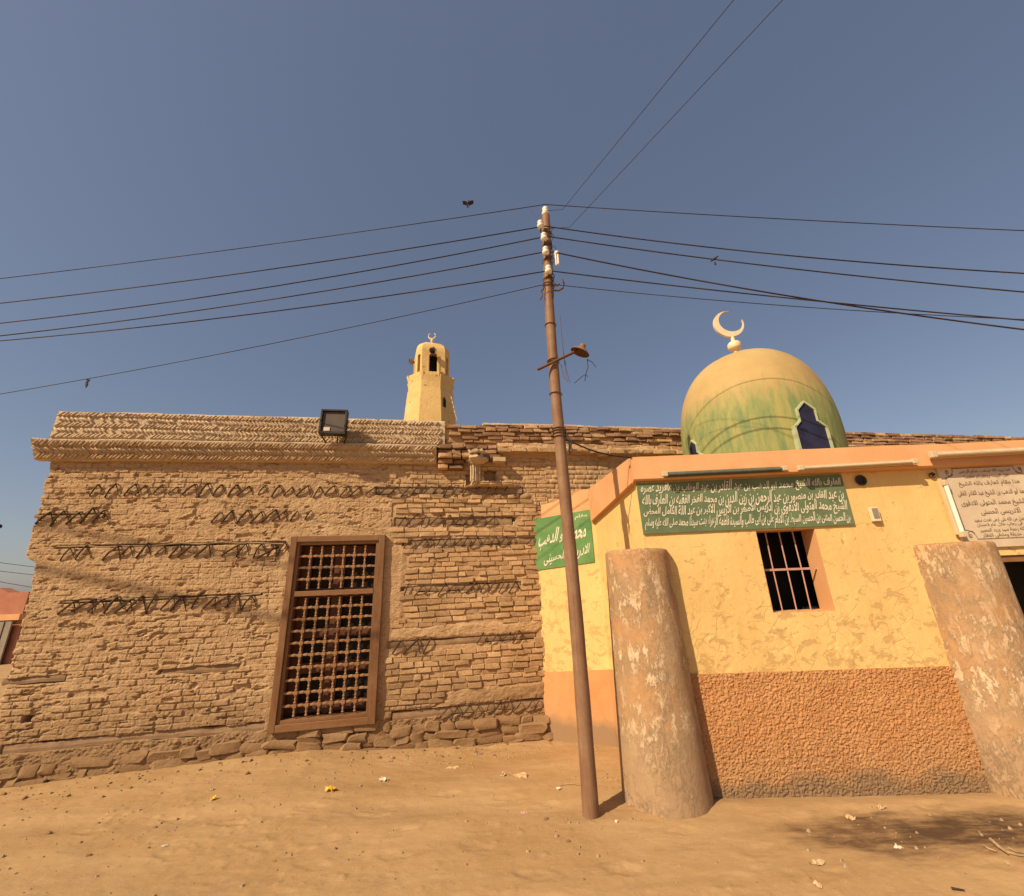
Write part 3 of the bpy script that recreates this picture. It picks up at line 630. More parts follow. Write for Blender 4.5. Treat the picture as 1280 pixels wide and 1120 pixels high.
def herring(o0, z0, o1, z1, rows, u0, u1, step, who):
    slope = math.atan2(o1 - o0, z1 - z0); ln = math.hypot(o1 - o0, z1 - z0); rh = ln / rows
    for rI in range(rows):
        t = (rI + 0.5) / rows; sgn = 1 if rI % 2 else -1; k = 0
        while u0 + k * step < u1:
            u = u0 + k * step + random.uniform(-0.006, 0.006); k += 1
            if random.random() < 0.03 + 0.35 * float(sstep(0.16, 0.30, fbm(u * 1.8 + rI, z0 + rI * 0.7, 3, 87))): continue
            o = o0 + (o1 - o0) * t; z = z0 + (z1 - z0) * t + 0.018 * float(fbm(u * 1.1, 0.0, 2, 85))
            mx = Matrix.Translation((u, -o - (0.006 if who is par else 0.011) + random.uniform(-0.004, 0.005), z + random.uniform(-0.004, 0.004))) @ Matrix.Rotation(slope, 4, 'X') @ Matrix.Rotation(sgn * rad(40 + random.gauss(0, 3)), 4, 'Y') @ Matrix.Diagonal((rh * 1.22 * random.uniform(0.92, 1.08), 0.036, 0.033, 1))
            pieces.append((who, u, random.choice(HER), mx))
herring(0.063, 4.215, 0.053, 4.635, 5, CU0 + 0.16, CU1 + 0.05, 0.054, par)
herring(0.060, 3.90, 0.203, 4.15, 3, CU0 + 0.06, CU1 - 0.02, 0.050, cor)
pp = sorted([p for p in pieces if p[0] is par], key=lambda p: -p[1])
for who, u, me_, mx in pp[:300]:
    o = link('herringbone_brick', me_, None, who); o.matrix_local = mx
merge('herringbone_brickwork', [(p[2], p[3]) for p in pp[300:]], M['limebrick'], par)
merge('herringbone_brickwork', [(p[2], p[3]) for p in pieces if p[0] is cor], M['limebrick'], cor)
# --- ragged red-brick parapet to the right, with its mud ledge
led = strip([(-0.05, 4.07), (0.125, 4.09), (0.14, 4.16), (0.07, 4.26), (-0.10, 4.27)], 2.48, 6.4, 420, 0.034, 'mud_ledge', M['mud'], house)
b = MB(); b.box(1.55, 6.4, -0.01, 0.33, 4.02, 4.555); core2 = b.build('parapet', M['mud'], house)
for rI in range(5):
    u = 1.60 + random.uniform(0, 0.1)
    while u < 6.35:
        L = random.uniform(0.13, 0.32); z = 4.285 + rI * 0.066 + 0.012 * math.sin(u * 1.3 + rI) + (0.02 if u > 2.25 else 0)
        if random.random() < 0.95:
            link('brick', random.choice(RBRK if random.random() < 0.75 else BRK), None, core2, (u + L / 2, -0.015 + random.choice((-0.02, -0.01, 0, 0.01, 0.035)) + (0.02 if rI == 0 else 0), z + random.uniform(-0.006, 0.006)), (random.uniform(-.1, .1), random.gauss(0, 0.03), random.gauss(0, 0.05)), (L, 0.12, 0.060 * random.uniform(0.82, 1.12)))
        u += L + random.uniform(0.003, 0.018)
for rI in range(5):                     # broken pier between cornice and ledge
    z = 3.83 + rI * 0.086; u = 1.50
    while u < 2.42:
        L = random.uniform(0.13, 0.24)
        if not (rI in (1,) and random.random() < 0.2) and not (u + L / 2 > 2.0 and rI < 2):
            link('brick', random.choice(RBRK if random.random() < 0.6 else BRK), None, core2, (u + L / 2, 0.01 - (0.08 if rI == 2 else 0.02) + random.uniform(-0.025, 0.02), z), (0, random.gauss(0, 0.03), random.gauss(0, 0.05)), (L, 0.2, 0.072))
        u += L + random.uniform(0.008, 0.02)
for rI in range(2):
    u = 2.5
    while u < 6.3:
        L = random.uniform(0.16, 0.34)
        if random.random() < 0.8: link('brick', random.choice(BRK), None, core2, (u + L / 2, -0.085 + 0.03 * rI + random.uniform(-0.012, 0.012), 4.125 + rI * 0.085), (random.uniform(-.05, .05), random.gauss(0, 0.02), random.gauss(0, 0.03)), (L, 0.12, 0.078))
        u += L + random.uniform(0.004, 0.03)
uu = np.linspace(1.40, 3.36, 150); zz2 = np.linspace(3.90, 4.14, 26); U2, Z2 = np.meshgrid(uu, zz2); h2 = 0.05 * fbm(U2 * 9, Z2 * 16, 4, 73, 0.65) - 0.02
link('wall', npmesh('wall_frieze', np.stack([U2, -h2, Z2], -1).reshape(-1, 3), gridquads(150, 26)), M['mud'], house)
# mud cap running along the top of that parapet
strip([(0.045, 4.60), (0.05, 4.632), (-0.06, 4.655), (-0.30, 4.64)], 2.25, 6.4, 240, 0.010, 'mud_cap', M['lime'], house)
# --- broken clay spout
b = MB(); Ms = Matrix.Translation((2.12, -0.15, 3.93))
def sj(p, th): k = 1 + 0.22 * math.sin(th * 3 + 1) + 0.12 * math.sin(th * 7); return Vector((p.x * k, p.y * k, p.z))
b.lathe([(0.10, -0.06), (0.13, -0.03), (0.17, 0.0), (0.165, 0.03), (0.13, 0.05)], 16, Ms, True, sj)
for k in range(6):
    th = k * 1.05 + 0.2; c = Vector((2.12 + 0.10 * math.cos(th), -0.14 + 0.08 * math.sin(th), 3.98)); b.tube([c - Vector((0, 0, 0.03)), c + Vector((0.01, 0, 0.05)), c + Vector((0.03 * math.cos(th), 0, 0.10 + 0.03 * (k % 2)))], [0.03, 0.026, 0.02], 6)
b.lathe([(0.14, 0.10), (0.15, 0.13), (0.08, 0.17)], 12, Ms, True, sj)
for k in range(5):
    c = Vector((2.03 + k * 0.035, -0.10 - 0.03 * math.sin(k * 1.3), 0)); b.tube([(c.x, c.y, 3.58), (c.x + 0.003, c.y - 0.01, 3.75), (c.x, c.y, 3.90)], [0.016, 0.014, 0.017], 6)
b.box(2.32, 2.52, -0.18, 0.0, 3.96, 4.03, Matrix.Rotation(0.02, 4, 'Y'))
b.build('broken_spout', M['lime'], house, 50, label='broken pale clay water spout')

# --- lattice window
win = link('lattice_window', None, None, house, label='tall brown turned wood lattice window')
wx0, wx1, wz0, wz1 = -0.605, 0.727, 0.262, 2.755
fw = 0.088
for a, c, m_ in (((wx0, wx0 + fw, wz0, wz1), -0.075, 'frame'), ((wx1 - fw, wx1, wz0, wz1), -0.075, 'frame'), ((wx0 + fw, wx1 - fw, wz1 - fw * .95, wz1), -0.073, 'frameh'), ((wx0 + fw, wx1 - fw, wz0, wz0 + fw), -0.073, 'frameh')):
    MB().box(a[0], a[1], c, 0.14, a[2], a[3]).build('frame_member', M[m_], win, bevel=0.006)
ix0, ix1, iz0, iz1 = wx0 + fw, wx1 - fw, wz0 + fw, wz1 - fw * .95
fi = 0.042
for a, m_ in (((ix0, ix0 + fi, iz0, iz1), 'frame'), ((ix1 - fi, ix1, iz0, iz1), 'frame'), ((ix0 + fi, ix1 - fi, iz1 - fi, iz1), 'frameh'), ((ix0 + fi, ix1 - fi, iz0, iz0 + fi), 'frameh')):
    MB().box(a[0] + .0005, a[1] - .0005, -0.045, 0.10, a[2], a[3]).build('inner_frame_member', M[m_], win, bevel=0.004)
lx0, lx1, lz0, lz1 = ix0 + fi, ix1 - fi, iz0 + fi, iz1 - fi
tz0, tz1 = 1.915, 1.985
MB().box(lx0, lx1, -0.05, 0.08, tz0, tz1).build('transom', M['frameh'], win, bevel=0.005)
cw = (lx1 - lx0) / 7
def lattice(z0, z1, rows):
    rh = (z1 - z0) / rows
    for i in range(1, rows):
        z = z0 + i * rh; b = MB(); b.box(lx0, lx1, -0.022, -0.002, z - 0.013, z + 0.013)
        for k in range(1, 7): x = lx0 + k * cw; b.box(x - 0.022, x + 0.022, -0.034, 0.010, z - 0.022, z + 0.022)
        for k in range(7):
            x = lx0 + (k + 0.5) * cw; b.lathe([(0.013, -0.03), (0.019, -0.012), (0.019, 0.012), (0.013, 0.03)], 6, Matrix.Translation((x, -0.012, z)) @ Matrix.Rotation(math.pi / 2, 4, 'Y'), False)
        b.build('lattice_rail', M['lattice'], win)
    for k in range(1, 7):
        x = lx0 + k * cw; b = MB()
        for i in range(rows):
            a = z0 + i * rh; prof = [(0.011, 0.02), (0.022, 0.034), (0.011, 0.047), (0.012, rh * 0.40), (0.019, rh * 0.5), (0.012, rh * 0.60), (0.011, rh - 0.047), (0.022, rh - 0.034), (0.011, rh - 0.02)]
            b.lathe([(r_, a + z_) for r_, z_ in prof], 7, Matrix.Translation((x, -0.012, 0)))
        b.build('lattice_baluster', M['lattice'], win, 60)
lattice(tz1, lz1, 4); lattice(lz0, tz0, 10)
b = MB(); b.box(lx0 - .01, lx0 + cw * 0.9, 0.16, 0.2, lz0, lz1); b.box(lx1 - cw * 0.25, lx1 + .01, 0.16, 0.2, lz0, lz1); b.box(lx0 + cw * 3.0, lx0 + cw * 4.0, 0.16, 0.2, lz0, lz1)
for z in (lz0 + 0.02, lz0 + 0.50, lz0 + 0.95, tz0 - 0.03, lz1 - 0.14): b.box(lx0 + cw * 0.9, lx0 + cw * 3.0, 0.162, 0.198, z, z + 0.13); b.box(lx0 + cw * 4.0, lx1 - cw * 0.25, 0.162, 0.198, z, z + 0.13)
b.build('casement', M['casement'], win, label='dark red inner casement behind the lattice')
MB().box(lx0, lx1, 0.21, 0.215, lz0, lz1).build('pane', M['pane'], win)

# ---------------------------------------------------------------- floodlight on the parapet
fl = thing('floodlight', 'black square floodlight standing on the herringbone cornice of the brick house', 'floodlight', PA + UA * -0.105 - NA * 0.30 + Vector((0, 0, 4.16)), (0, 0, ANG))
Mt = Matrix.Translation((0, -0.04, 0.29)) @ Matrix.Rotation(rad(-4), 4, 'X')
b = MB(); b.box(-0.195, 0.195, -0.05, 0.06, -0.205, -0.165, Mt); b.box(-0.195, 0.195, -0.05, 0.06, 0.18, 0.21, Mt); b.box(-0.195, -0.165, -0.05, 0.06, -0.165, 0.18, Mt); b.box(0.165, 0.195, -0.05, 0.06, -0.165, 0.18, Mt); b.box(-0.15, 0.15, 0.06, 0.13, -0.15, 0.16, Mt)
b.box(-0.165, 0.165, 0.02, 0.06, -0.165, 0.18, Mt)
for k in range(7): b.box(-0.12 + k * 0.04, -0.112 + k * 0.04, 0.13, 0.16, -0.13, 0.14, Mt)
b.build('housing', M['black'], fl, bevel=0.004)
MB().box(-0.163, 0.163, -0.018, -0.012, -0.163, 0.178, Mt).build('glass', M['lampglass'], fl)
MB().box(-0.13, -0.04, -0.03, -0.02, -0.15, -0.09, Mt).build('rating_plate', M['paper'], fl)
for s_ in (-1, 1):
    b = MB(); b.box(0.197 * s_ - 0.006, 0.197 * s_ + 0.006, -0.02, 0.02, -0.14, 0.03, Mt); b.tube([Mt @ Vector((0.2 * s_, 0, -0.14)), (0.17 * s_ + 0.02, 0.0, 0.06), (0.13 * s_ + 0.03, 0.05, -0.02)], 0.011, 6)
    b.build('bracket_leg', M['black'], fl)
MB().tube([(0.02, 0.10, 0.25), (0.03, 0.14, 0.12), (0.04, 0.13, 0.03), (0.05, 0.17, -0.02)], 0.008, 6).build('cable', M['wire'], fl)

# ---------------------------------------------------------------- yellow shrine porch
YF = 4.775
porch = thing('yellow_porch', 'yellow painted shrine porch with orange rough dado and orange parapet', 'building', (1.28, YF, 0))
def P_(b): return b
wx = (2.52, 3.15, 1.592, 2.432); dx0, dx1, dz = 4.80, 6.35, 2.07
XR = 8.4; ZT = 3.06; ox = -1.28
def gridwall(x0, x1, z0, z1, y, res, hf, holes):
    nxx, nzz = int((x1 - x0) / res), int((z1 - z0) / res); xs = np.linspace(x0, x1, nxx); zs = np.linspace(z0, z1, nzz); Xa, Za = np.meshgrid(xs, zs)
    Ya = y - hf(Xa, Za); q = gridquads(nxx, nzz); cx = (xs[:-1] + xs[1:]) / 2; cz = (zs[:-1] + zs[1:]) / 2; CX, CZ = np.meshgrid(cx, cz); keep = np.ones(CX.size, bool)
    for a, c, d, e in holes: keep &= ~((CX.ravel() > a) & (CX.ravel() < c) & (CZ.ravel() > d) & (CZ.ravel() < e))
    return np.stack([Xa, Ya, Za], -1).reshape(-1, 3), q[keep]
def hy(x, z): return 0.012 * fbm(x * 1.2, z * 1.2, 3, 91) + 0.005 * fbm(x * 6, z * 6, 4, 93) + 0.002 * fbm(x * 30, z * 30, 3, 95)
def hy2(x, z):
    h = hy(x, z); f = fbm(x * 5, z * 5, 5, 97, 0.6) + 0.10 * (1.4 - z); return h - 0.004 * sstep(0.14, 0.17, f)
V, Q = gridwall(1.275, XR, 1.02, ZT, YF, 0.012, hy2, [(wx[0], wx[1], wx[2], wx[3]), (dx0, dx1, -1, dz)])
fw_ = link('front_wall', npmesh('front_wall', V - np.array([1.28, YF, 0]), Q), M['yellow'], porch); fw_.data.polygons.foreach_set('use_smooth', [True] * len(fw_.data.polygons))
def hd(x, z):
    r1 = np.abs(fbm(x * 52 + 1.5 * fbm(x * 9, z * 9, 2, 104), z * 58, 2, 101, 0.6)) * 2; return 0.016 + 0.005 * (1 - r1) + 0.026 * fbm(x * 62, z * 78, 2, 103, 0.85) + 0.02 * fbm(x * 1.5, z * 1.5, 2, 105)
V, Q = gridwall(1.262, dx0, -0.25, 1.042, YF, 0.0055, hd, [])
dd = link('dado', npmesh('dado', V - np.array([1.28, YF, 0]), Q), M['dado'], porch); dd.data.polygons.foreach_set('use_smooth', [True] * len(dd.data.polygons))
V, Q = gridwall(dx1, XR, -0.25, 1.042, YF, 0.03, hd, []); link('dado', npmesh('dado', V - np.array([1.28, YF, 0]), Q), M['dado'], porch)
b = MB(); b.box(1.27 + ox, dx0 + ox, -0.012, 0.03, 1.01, 1.0405); b.build('dado_edge', M['dado'], porch)
# window reveal, dark room behind it, door opening
b = MB(); x0, x1, z0, z1 = wx[0] + ox, wx[1] + ox, wx[2], wx[3]
b.box(x0 - 0.05, x0, -0.006 + .01, 0.24, z0 - 0.05, z1 + 0.05); b.box(x1, x1 + 0.05, 0.004, 0.24, z0 - 0.05, z1 + 0.05); b.box(x0, x1, 0.004, 0.24, z1, z1 + 0.05); b.box(x0, x1, 0.004, 0.24, z0 - 0.05, z0)
b.build('window_reveal', M['orange'], porch)
grl = link('window_grille', None, None, porch, label='square barred window opening with pinkish iron bars')
for k in range(3):
    xb = x0 + 0.165 + k * 0.150
    MB().tube([(xb, 0.13, z0), (xb + 0.004 * (k - 1), 0.128, (z0 + z1) / 2), (xb, 0.13, z1)], 0.0072, 7).build('bar', M['barpaint'], grl, 50)
MB().box(x0, x1, 0.118, 0.127, 2.005, 2.028).build('cross_bar', M['barpaint'], grl)
b = MB()
d0, d1 = dx0 + ox, dx1 + ox
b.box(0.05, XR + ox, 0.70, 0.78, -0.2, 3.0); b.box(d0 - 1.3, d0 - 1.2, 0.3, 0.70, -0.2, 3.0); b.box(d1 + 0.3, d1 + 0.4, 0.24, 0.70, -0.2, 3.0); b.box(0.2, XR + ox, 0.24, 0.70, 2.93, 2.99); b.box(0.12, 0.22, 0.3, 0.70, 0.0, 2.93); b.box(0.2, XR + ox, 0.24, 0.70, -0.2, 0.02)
b.build('inner_wall', M['dark'], porch)  # room walls near-black, the interior shade put into their colour
b = MB(); b.box(d0 - 0.06, d0, 0.005, 0.26, -0.1, dz + 0.08); b.box(d1, d1 + 0.06, 0.005, 0.26, -0.1, dz + 0.08); b.box(d0, d1, 0.005, 0.26, dz, dz + 0.08)
b.build('door_jamb', M['orange'], porch)
b = MB(); b.box(d0, d1, 0.02, 0.14, dz - 0.07, dz - 0.002); b.box(d0 + 0.0, d0 + 0.07, 0.02, 0.14, 0, dz - 0.07); b.build('door_frame', M['frameh'], porch, bevel=0.006)
dr = MB(); dr.box(d0 + 0.08, d0 + 0.14, 0.15, 0.69, 0.02, 2.0)
for k in range(3): dr.box(d0 + 0.14, d0 + 0.155, 0.20, 0.64, 0.15 + k * 0.62, 0.62 + k * 0.62)
dr.build('door', M['greenwood'], porch, label='dark green door leaf standing open')
b = MB(); b.box(d1 - 0.35, d1 - 0.05, 0.45, 0.69, 0.02, 1.62); b.box(d1 - 0.34, d1 - 0.06, 0.44, 0.45, 0.1, 1.5); b.build('cupboard', M['greenwood'], porch)
# parapet band: front and side, sloping soffit
XP0 = 1.235
def band(pts_front, name, m):
    pass
b = MB()
prof = [(0.0, 3.045), (-0.055, 3.05), (-0.075, 3.065), (-0.055, 3.335), (0.18, 3.335), (0.18, 3.0)]
n = 60; V = []; F = []
for i in range(n + 1):
    t = i / n; x = XP0 + (XR - XP0) * t; g = 1.0 + 0.45 * min(1, max(0, (x - 1.3) / 2.5)); dzz = 0.012 * float(fbm(x * 1.6, 0.0, 3, 111)) * 2 - 0.006 * (x - 1.3)
    for j, (o, z) in enumerate(prof): V.append((x + ox, (o * g if o < 0 else o), z + (dzz if j in (3, 4) else 0.4 * dzz)))
k = len(prof)
for i in range(n):
    for j in range(k): F.append((i * k + j, i * k + (j + 1) % k, (i + 1) * k + (j + 1) % k, (i + 1) * k + j))
F += [tuple(range(k)), tuple(n * k + j for j in reversed(range(k)))]
b.add(V, F); b.build('parapet', M['orange'], porch)
# side wall between the pillar and the return wall
CI = Vector((1.033, 6.505, 0)); C0 = Vector((1.28, YF, 0))
def side(name, z00, z01, z10, z11, off, m, th=0.2):
    d = (CI - C0).normalized(); nrm = Vector((-d.y, d.x, 0));  nrm = nrm if nrm.x < 0 else -nrm
    a = C0 + nrm * off; c = CI + nrm * off; ai = a - nrm * th; ci = c - nrm * th; L = []
    for p, z in ((a, z00), (c, z10), (c, z11), (a, z01), (ai, z00), (ci, z10), (ci, z11), (ai, z01)): L.append(Vector((p.x, p.y, z)) - C0)
    return MB().add(L, [(0, 1, 2, 3), (4, 7, 6, 5), (0, 4, 5, 1), (1, 5, 6, 2), (2, 6, 7, 3), (3, 7, 4, 0)]).build(name, m, porch)
side('side_wall', 1.0, 3.1, 0.76, 2.95, 0.0, M['yellow']); side('side_dado', -0.3, 1.04, -0.3, 0.79, 0.012, M['dadosmooth'])
side('side_parapet', 3.035, 3.33, 2.84, 3.34, 0.065, M['orange'], 0.22)
b = MB(); b.box(0.0, XR + ox, 0.05, 0.80, 3.0, 3.12); b.build('roof', M['mud'], porch)
# return wall that carries the small green sign
R0 = Vector((0.14 - 0.914 * 0.07, 6.9 + 0.405 * 0.07, 0)); RD = Vector((0.914, -0.405, 0)); RN = Vector((-0.405, -0.914, 0)); RA = math.atan2(-0.405, 0.914)
ret = link('return_wall', None, None, porch); ret.matrix_local = Matrix.Translation(R0 - C0) @ Matrix.Rotation(RA, 4, 'Z')
b = MB(); b.prism([(0.02, 0.70), (1.10, 0.79), (1.10, 3.02), (0.06, 2.97)], 0.0, 0.25); b.build('yellow_face', M['yellow'], ret)
b = MB(); b.prism([(0.06, -0.35), (1.10, -0.35), (1.10, 0.789), (0.02, 0.699)], -0.014, 0.25); b.build('orange_face', M['dadosmooth'], ret)
b = MB(); b.prism([(0.16, 2.975), (1.12, 3.02), (1.12, 3.36), (0.62, 3.35), (0.50, 3.25), (0.40, 3.22), (0.17, 3.19)], -0.006, 0.25); b.build('parapet', M['orange'], ret)

# ---------------------------------------------------------------- lettering (Arabic shaped into presentation forms)
FORMS = {}; LIG = {}
for cp in list(range(0xFE80, 0xFEFD)) + [0xFB50]:
    d = unicodedata.decomposition(chr(cp)).split()
    if len(d) == 2: FORMS.setdefault(chr(int(d[1], 16)), {})[d[0][1:-1]] = chr(cp)
    elif len(d) == 3: LIG.setdefault(chr(int(d[1], 16)) + chr(int(d[2], 16)), {})[d[0][1:-1]] = chr(cp)
def shape_ar(t):
    u = []; i = 0
    while i < len(t):
        if t[i:i + 2] in LIG: u.append((LIG[t[i:i + 2]], False)); i += 2
        elif t[i] in FORMS: u.append((FORMS[t[i]], 'initial' in FORMS[t[i]])); i += 1
        else: u.append((t[i], False)); i += 1
    out = []
    for k, (f, fwd) in enumerate(u):
        if isinstance(f, str): out.append(f); continue
        prev = k > 0 and not isinstance(u[k - 1][0], str) and u[k - 1][1] and 'final' in f
        nxt = fwd and k + 1 < len(u) and not isinstance(u[k + 1][0], str) and 'final' in u[k + 1][0]
        key = 'medial' if prev and nxt else 'final' if prev else 'initial' if nxt else 'isolated'
        out.append(f.get(key) or f.get('isolated'))
    return ''.join(reversed(out))
def lettering(text, width, height, m, parent, x, z, y=-0.004, slope=0.0, bold=0.0, wild=0.0, arc=0.0):
    """one line of writing; x, z: centre of the line; local -y is the front"""
    c = bpy.data.curves.new('lettering', 'FONT'); c.body = shape_ar(text); c.align_x = 'CENTER'; c.resolution_u = 2; c.offset = bold; c.extrude = 0.012
    o = bpy.data.objects.new('tmp', c); COL.objects.link(o); dg = bpy.context.evaluated_depsgraph_get(); dg.update()
    me = bpy.data.meshes.new_from_object(o.evaluated_get(dg)); bpy.data.objects.remove(o); bpy.data.curves.remove(c)
    co = np.empty(len(me.vertices) * 3); me.vertices.foreach_get('co', co); co = co.reshape(-1, 3)
    mn, mx = co.min(0), co.max(0); tx = (co[:, 0] - (mn[0] + mx[0]) / 2) / (mx[0] - mn[0]) * width
    ty = (co[:, 1] - (mn[1] + mx[1]) / 2) / (mx[1] - mn[1]) * height
    if wild:
        ty = ty * (1 + wild * 1.2 * (fbm(tx * 7, tx * 0 + z * 9, 2, 7))) + wild * 0.06 * fbm(tx * 5, tx * 0 + z * 3, 2, 9)
        tx = tx + 0.35 * wild * ty + wild * 0.03 * fbm(tx * 9, ty * 6, 2, 11)
    V = np.stack([tx + x, y - 0.0012 * (co[:, 2] > 0), ty + z + slope * tx], -1)
    me.vertices.foreach_set('co', V.astype(np.float32).ravel()); me.update()
    return link('lettering', me, m, parent)

sg = thing('painted_sign', 'long green sign with four lines of cream Arabic script over the barred window', 'sign', (1.28, YF - 0.022, 2.45))
MB().prism([(0.0, 0.0), (2.30, 0.005), (2.31, 0.575), (-0.005, 0.575)], 0.0, 0.02).build('panel', M['sign'], sg)
L4 = ['العارف بالله الشيخ محمد ابو الدهب بن عبد القادر بن عبد الوهاب بن عافريد عصره',
      'بن عبد القادر بن منصور بن عبد الرحمن بن زين الدين بن محمد الفخر الفقيه بن العارف بالله',
      'الشيخ محمد المتولى الادفوى بن ادريس الاصغر بن ادريس الاكبر بن عبد الله الكامل المحض',
      'بن الحسن المثنى بن الحسين السبط بن الامام على بن ابى طالب والسيدة فاطمة الزهراء بنت سيدنا محمد صلى الله عليه وسلم']
for i, t in enumerate(L4):
    lettering(t, 2.24, 0.150, M['letter'], sg, 1.15, 0.480 - 0.130 * i, -0.003, -0.01, 0.016, 0.6)
sg2 = thing('painted_sign', 'small bright green sign with a large cream name behind the pole', 'sign', R0 + RN * 0.012 + RD * 0.0, (0, 0, RA))
MB().prism([(0.03, 2.16), (0.985, 2.235), (0.985, 3.03), (0.03, 2.965)], -0.004, 0.01).build('panel', M['sign2'], sg2)
lettering('محمد ابو الدهب', 0.80, 0.30, M['letter'], sg2, 0.505, 2.66, -0.006, 0.10, 0.02, 0.8)
lettering('الادريسى الحسينى', 0.74, 0.19, M['letter'], sg2, 0.55, 2.37, -0.006, 0.12, 0.012, 0.8)
lettering('مقام', 0.20, 0.07, M['letter'], sg2, 0.84, 2.93, -0.006, 0.05, 0.01, 0.5)

mp = thing('marble_plaque', 'buff marble plaque engraved with Arabic lines above the dark doorway', 'plaque', (5.145, YF - 0.03, 2.157))
MB().box(-0.50, 0.49, 0.0, 0.03, 0.0, 0.93).build('slab', M['marble'], mp, bevel=0.003)
b = MB(); e0, e1, g0, g1 = -0.44, 0.42, 0.09, 0.87; t_ = 0.0045; c_ = 0.10
for (xa, za, xb, zb) in ((e0 + c_, g0, e1 - c_, g0), (e0 + c_, g1, e1 - c_, g1), (e0, g0 + c_, e0, g1 - c_), (e1, g0 + c_, e1, g1 - c_)):
    b.box(min(xa, xb) - t_, max(xa, xb) + t_, -0.0025, 0.001, min(za, zb) - t_, max(za, zb) + t_)
for (cx_, cz_, sx_, sz_) in ((e0, g0, 1, 1), (e1, g0, -1, 1), (e0, g1, 1, -1), (e1, g1, -1, -1)):
    for rr, a0, a1 in ((c_, 0, 90), (c_ * 0.55, 10, 260), (c_ * 0.28, 0, 300)):
        pts = []
        for k in range(13):
            a = rad(a0 + (a1 - a0) * k / 12); off = 0 if rr == c_ else c_ * (0.55 if rr > 0.04 else 0.35)
            pts.append((cx_ + sx_ * (off + rr * math.cos(a) * (1 if rr == c_ else 0.6)), -0.001, cz_ + sz_ * (off + rr * math.sin(a) * (1 if rr == c_ else 0.6))))
        b.tube(pts, 0.0042, 4)
b.build('border', M['engrave'], mp)
ML = [('انما يريد الله ليذهب عنكم الرجس', 0.56, 0.055, 0.825, 0.0), ('اهل البيت ويطهركم تطهيرا', 0.48, 0.05, 0.765, 0.0), ('هذا مقام العارف بالله الشيخ', 0.66, 0.068, 0.685, .01),
      ('محمد ابو الدهب بن الشيخ عبد القادر الفقى', 0.76, 0.082, 0.575, .014), ('بن الشيخ محمد المتولى الادفوى', 0.76, 0.082, 0.465, .014), ('الادريسى الحسنى', 0.42, 0.078, 0.372, .014),
      ('انشاها بفضل من الله على ارض اهدت سعيد', 0.66, 0.05, 0.285, .006), ('والمشهد فى رحاب خلال عام لاحسان', 0.64, 0.05, 0.232, .006), ('المسيل الله رحمة سيد وريد المصير', 0.62, 0.05, 0.178, .006), ('السند فى حديقة وملتقى انتظار', 0.60, 0.05, 0.125, .006)]
for i, (t, w_, h_, z_, bo) in enumerate(ML): lettering(t, w_, h_, M['engrave'], mp, 0.0 + (0.02 if i > 5 else 0), z_, -0.0015, 0.0, bo)

# ---------------------------------------------------------------- fluorescent fittings, meter box, socket hole
def tube_lamp(label, x0, x1, z0, z1, y, hm, tm, hw=0.028, r=0.017, grp='fluorescent lamps on the porch'):
    a, c = Vector((x0, 0, z0)), Vector((x1, 0, z1)); L = (c - a).length; ang = math.atan2(z1 - z0, x1 - x0)
    t = thing('fluorescent_lamp', label, 'lamp', ((x0 + x1) / 2, y, (z0 + z1) / 2), (0, -ang, 0), grp)
    MB().box(-L / 2, L / 2, 0.0, 0.035, -hw, hw).build('housing', hm, t, bevel=0.004)
    if tm: MB().tube([(-L / 2 + 0.03, -0.022, -0.004), (L / 2 - 0.03, -0.022, -0.004)], r, 10).build('tube', tm, t, 60)
    for s_ in (-1, 1):
        MB().prism([(s_ * L / 2 - 0.03, -hw * 0.95), (s_ * L / 2 + 0.03, -hw * 0.95), (s_ * L / 2 + 0.03, hw), (s_ * L / 2 - 0.03, hw)], -0.045, 0.0).build('end_cap', M['creamhousing'], t, bevel=0.006)
    return t
tube_lamp('dark green horizontal tube lamp on the parapet over the left half of the sign', 1.57, 2.90, 3.092, 3.094, YF - 0.125, M['darkhousing'], M['darkhousing'])
tube_lamp('cream horizontal tube lamp on the parapet between the long sign and the plaque', 3.06, 4.30, 3.085, 3.10, YF - 0.145, M['creamhousing'], M['creamhousing'])
tube_lamp('wide cream lamp casing fixed directly above the marble plaque', 4.50, 5.75, 3.16, 3.168, YF - 0.17, M['creamhousing'], M['creamhousing'], 0.036, 0.026)
tube_lamp('white tube lamp fixed upright along the plaque edge', 4.61, 4.618, 2.30, 2.86, YF - 0.065, M['creamhousing'], M['tube'], 0.024, 0.02)
t = thing('meter_box', 'small cream framed box with a brown cover on the yellow wall', 'box', (3.815, YF - 0.01, 2.555))
MB().box(-0.042, 0.042, -0.04, 0.0, -0.075, 0.078).build('case', M['cream'], t, bevel=0.004); MB().box(-0.03, 0.03, -0.044, -0.04, -0.045, 0.066).build('cover', M['greymetal'], t)
t = thing('cable_gland', 'round black cable hole with a black rim under the porch parapet', 'fitting', (3.79, YF - 0.012, 2.945))
Mr = Matrix.Rotation(math.pi / 2, 4, 'X')
MB().lathe([(0.058, 0.0), (0.062, 0.012), (0.05, 0.02), (0.036, 0.01), (0.034, -0.02)], 18, Mr).build('ring', M['black'], t, 50)  # black rim closed by a black disc
t = thing('cable_gland', 'small metal ring fitting above the upright tube lamp', 'fitting', (4.58, YF - 0.014, 2.965))
MB().lathe([(0.03, 0.0), (0.034, 0.015), (0.024, 0.022), (0.015, 0.006), (0.014, -0.01)], 14, Mr).build('ring', M['iron'], t, 50)

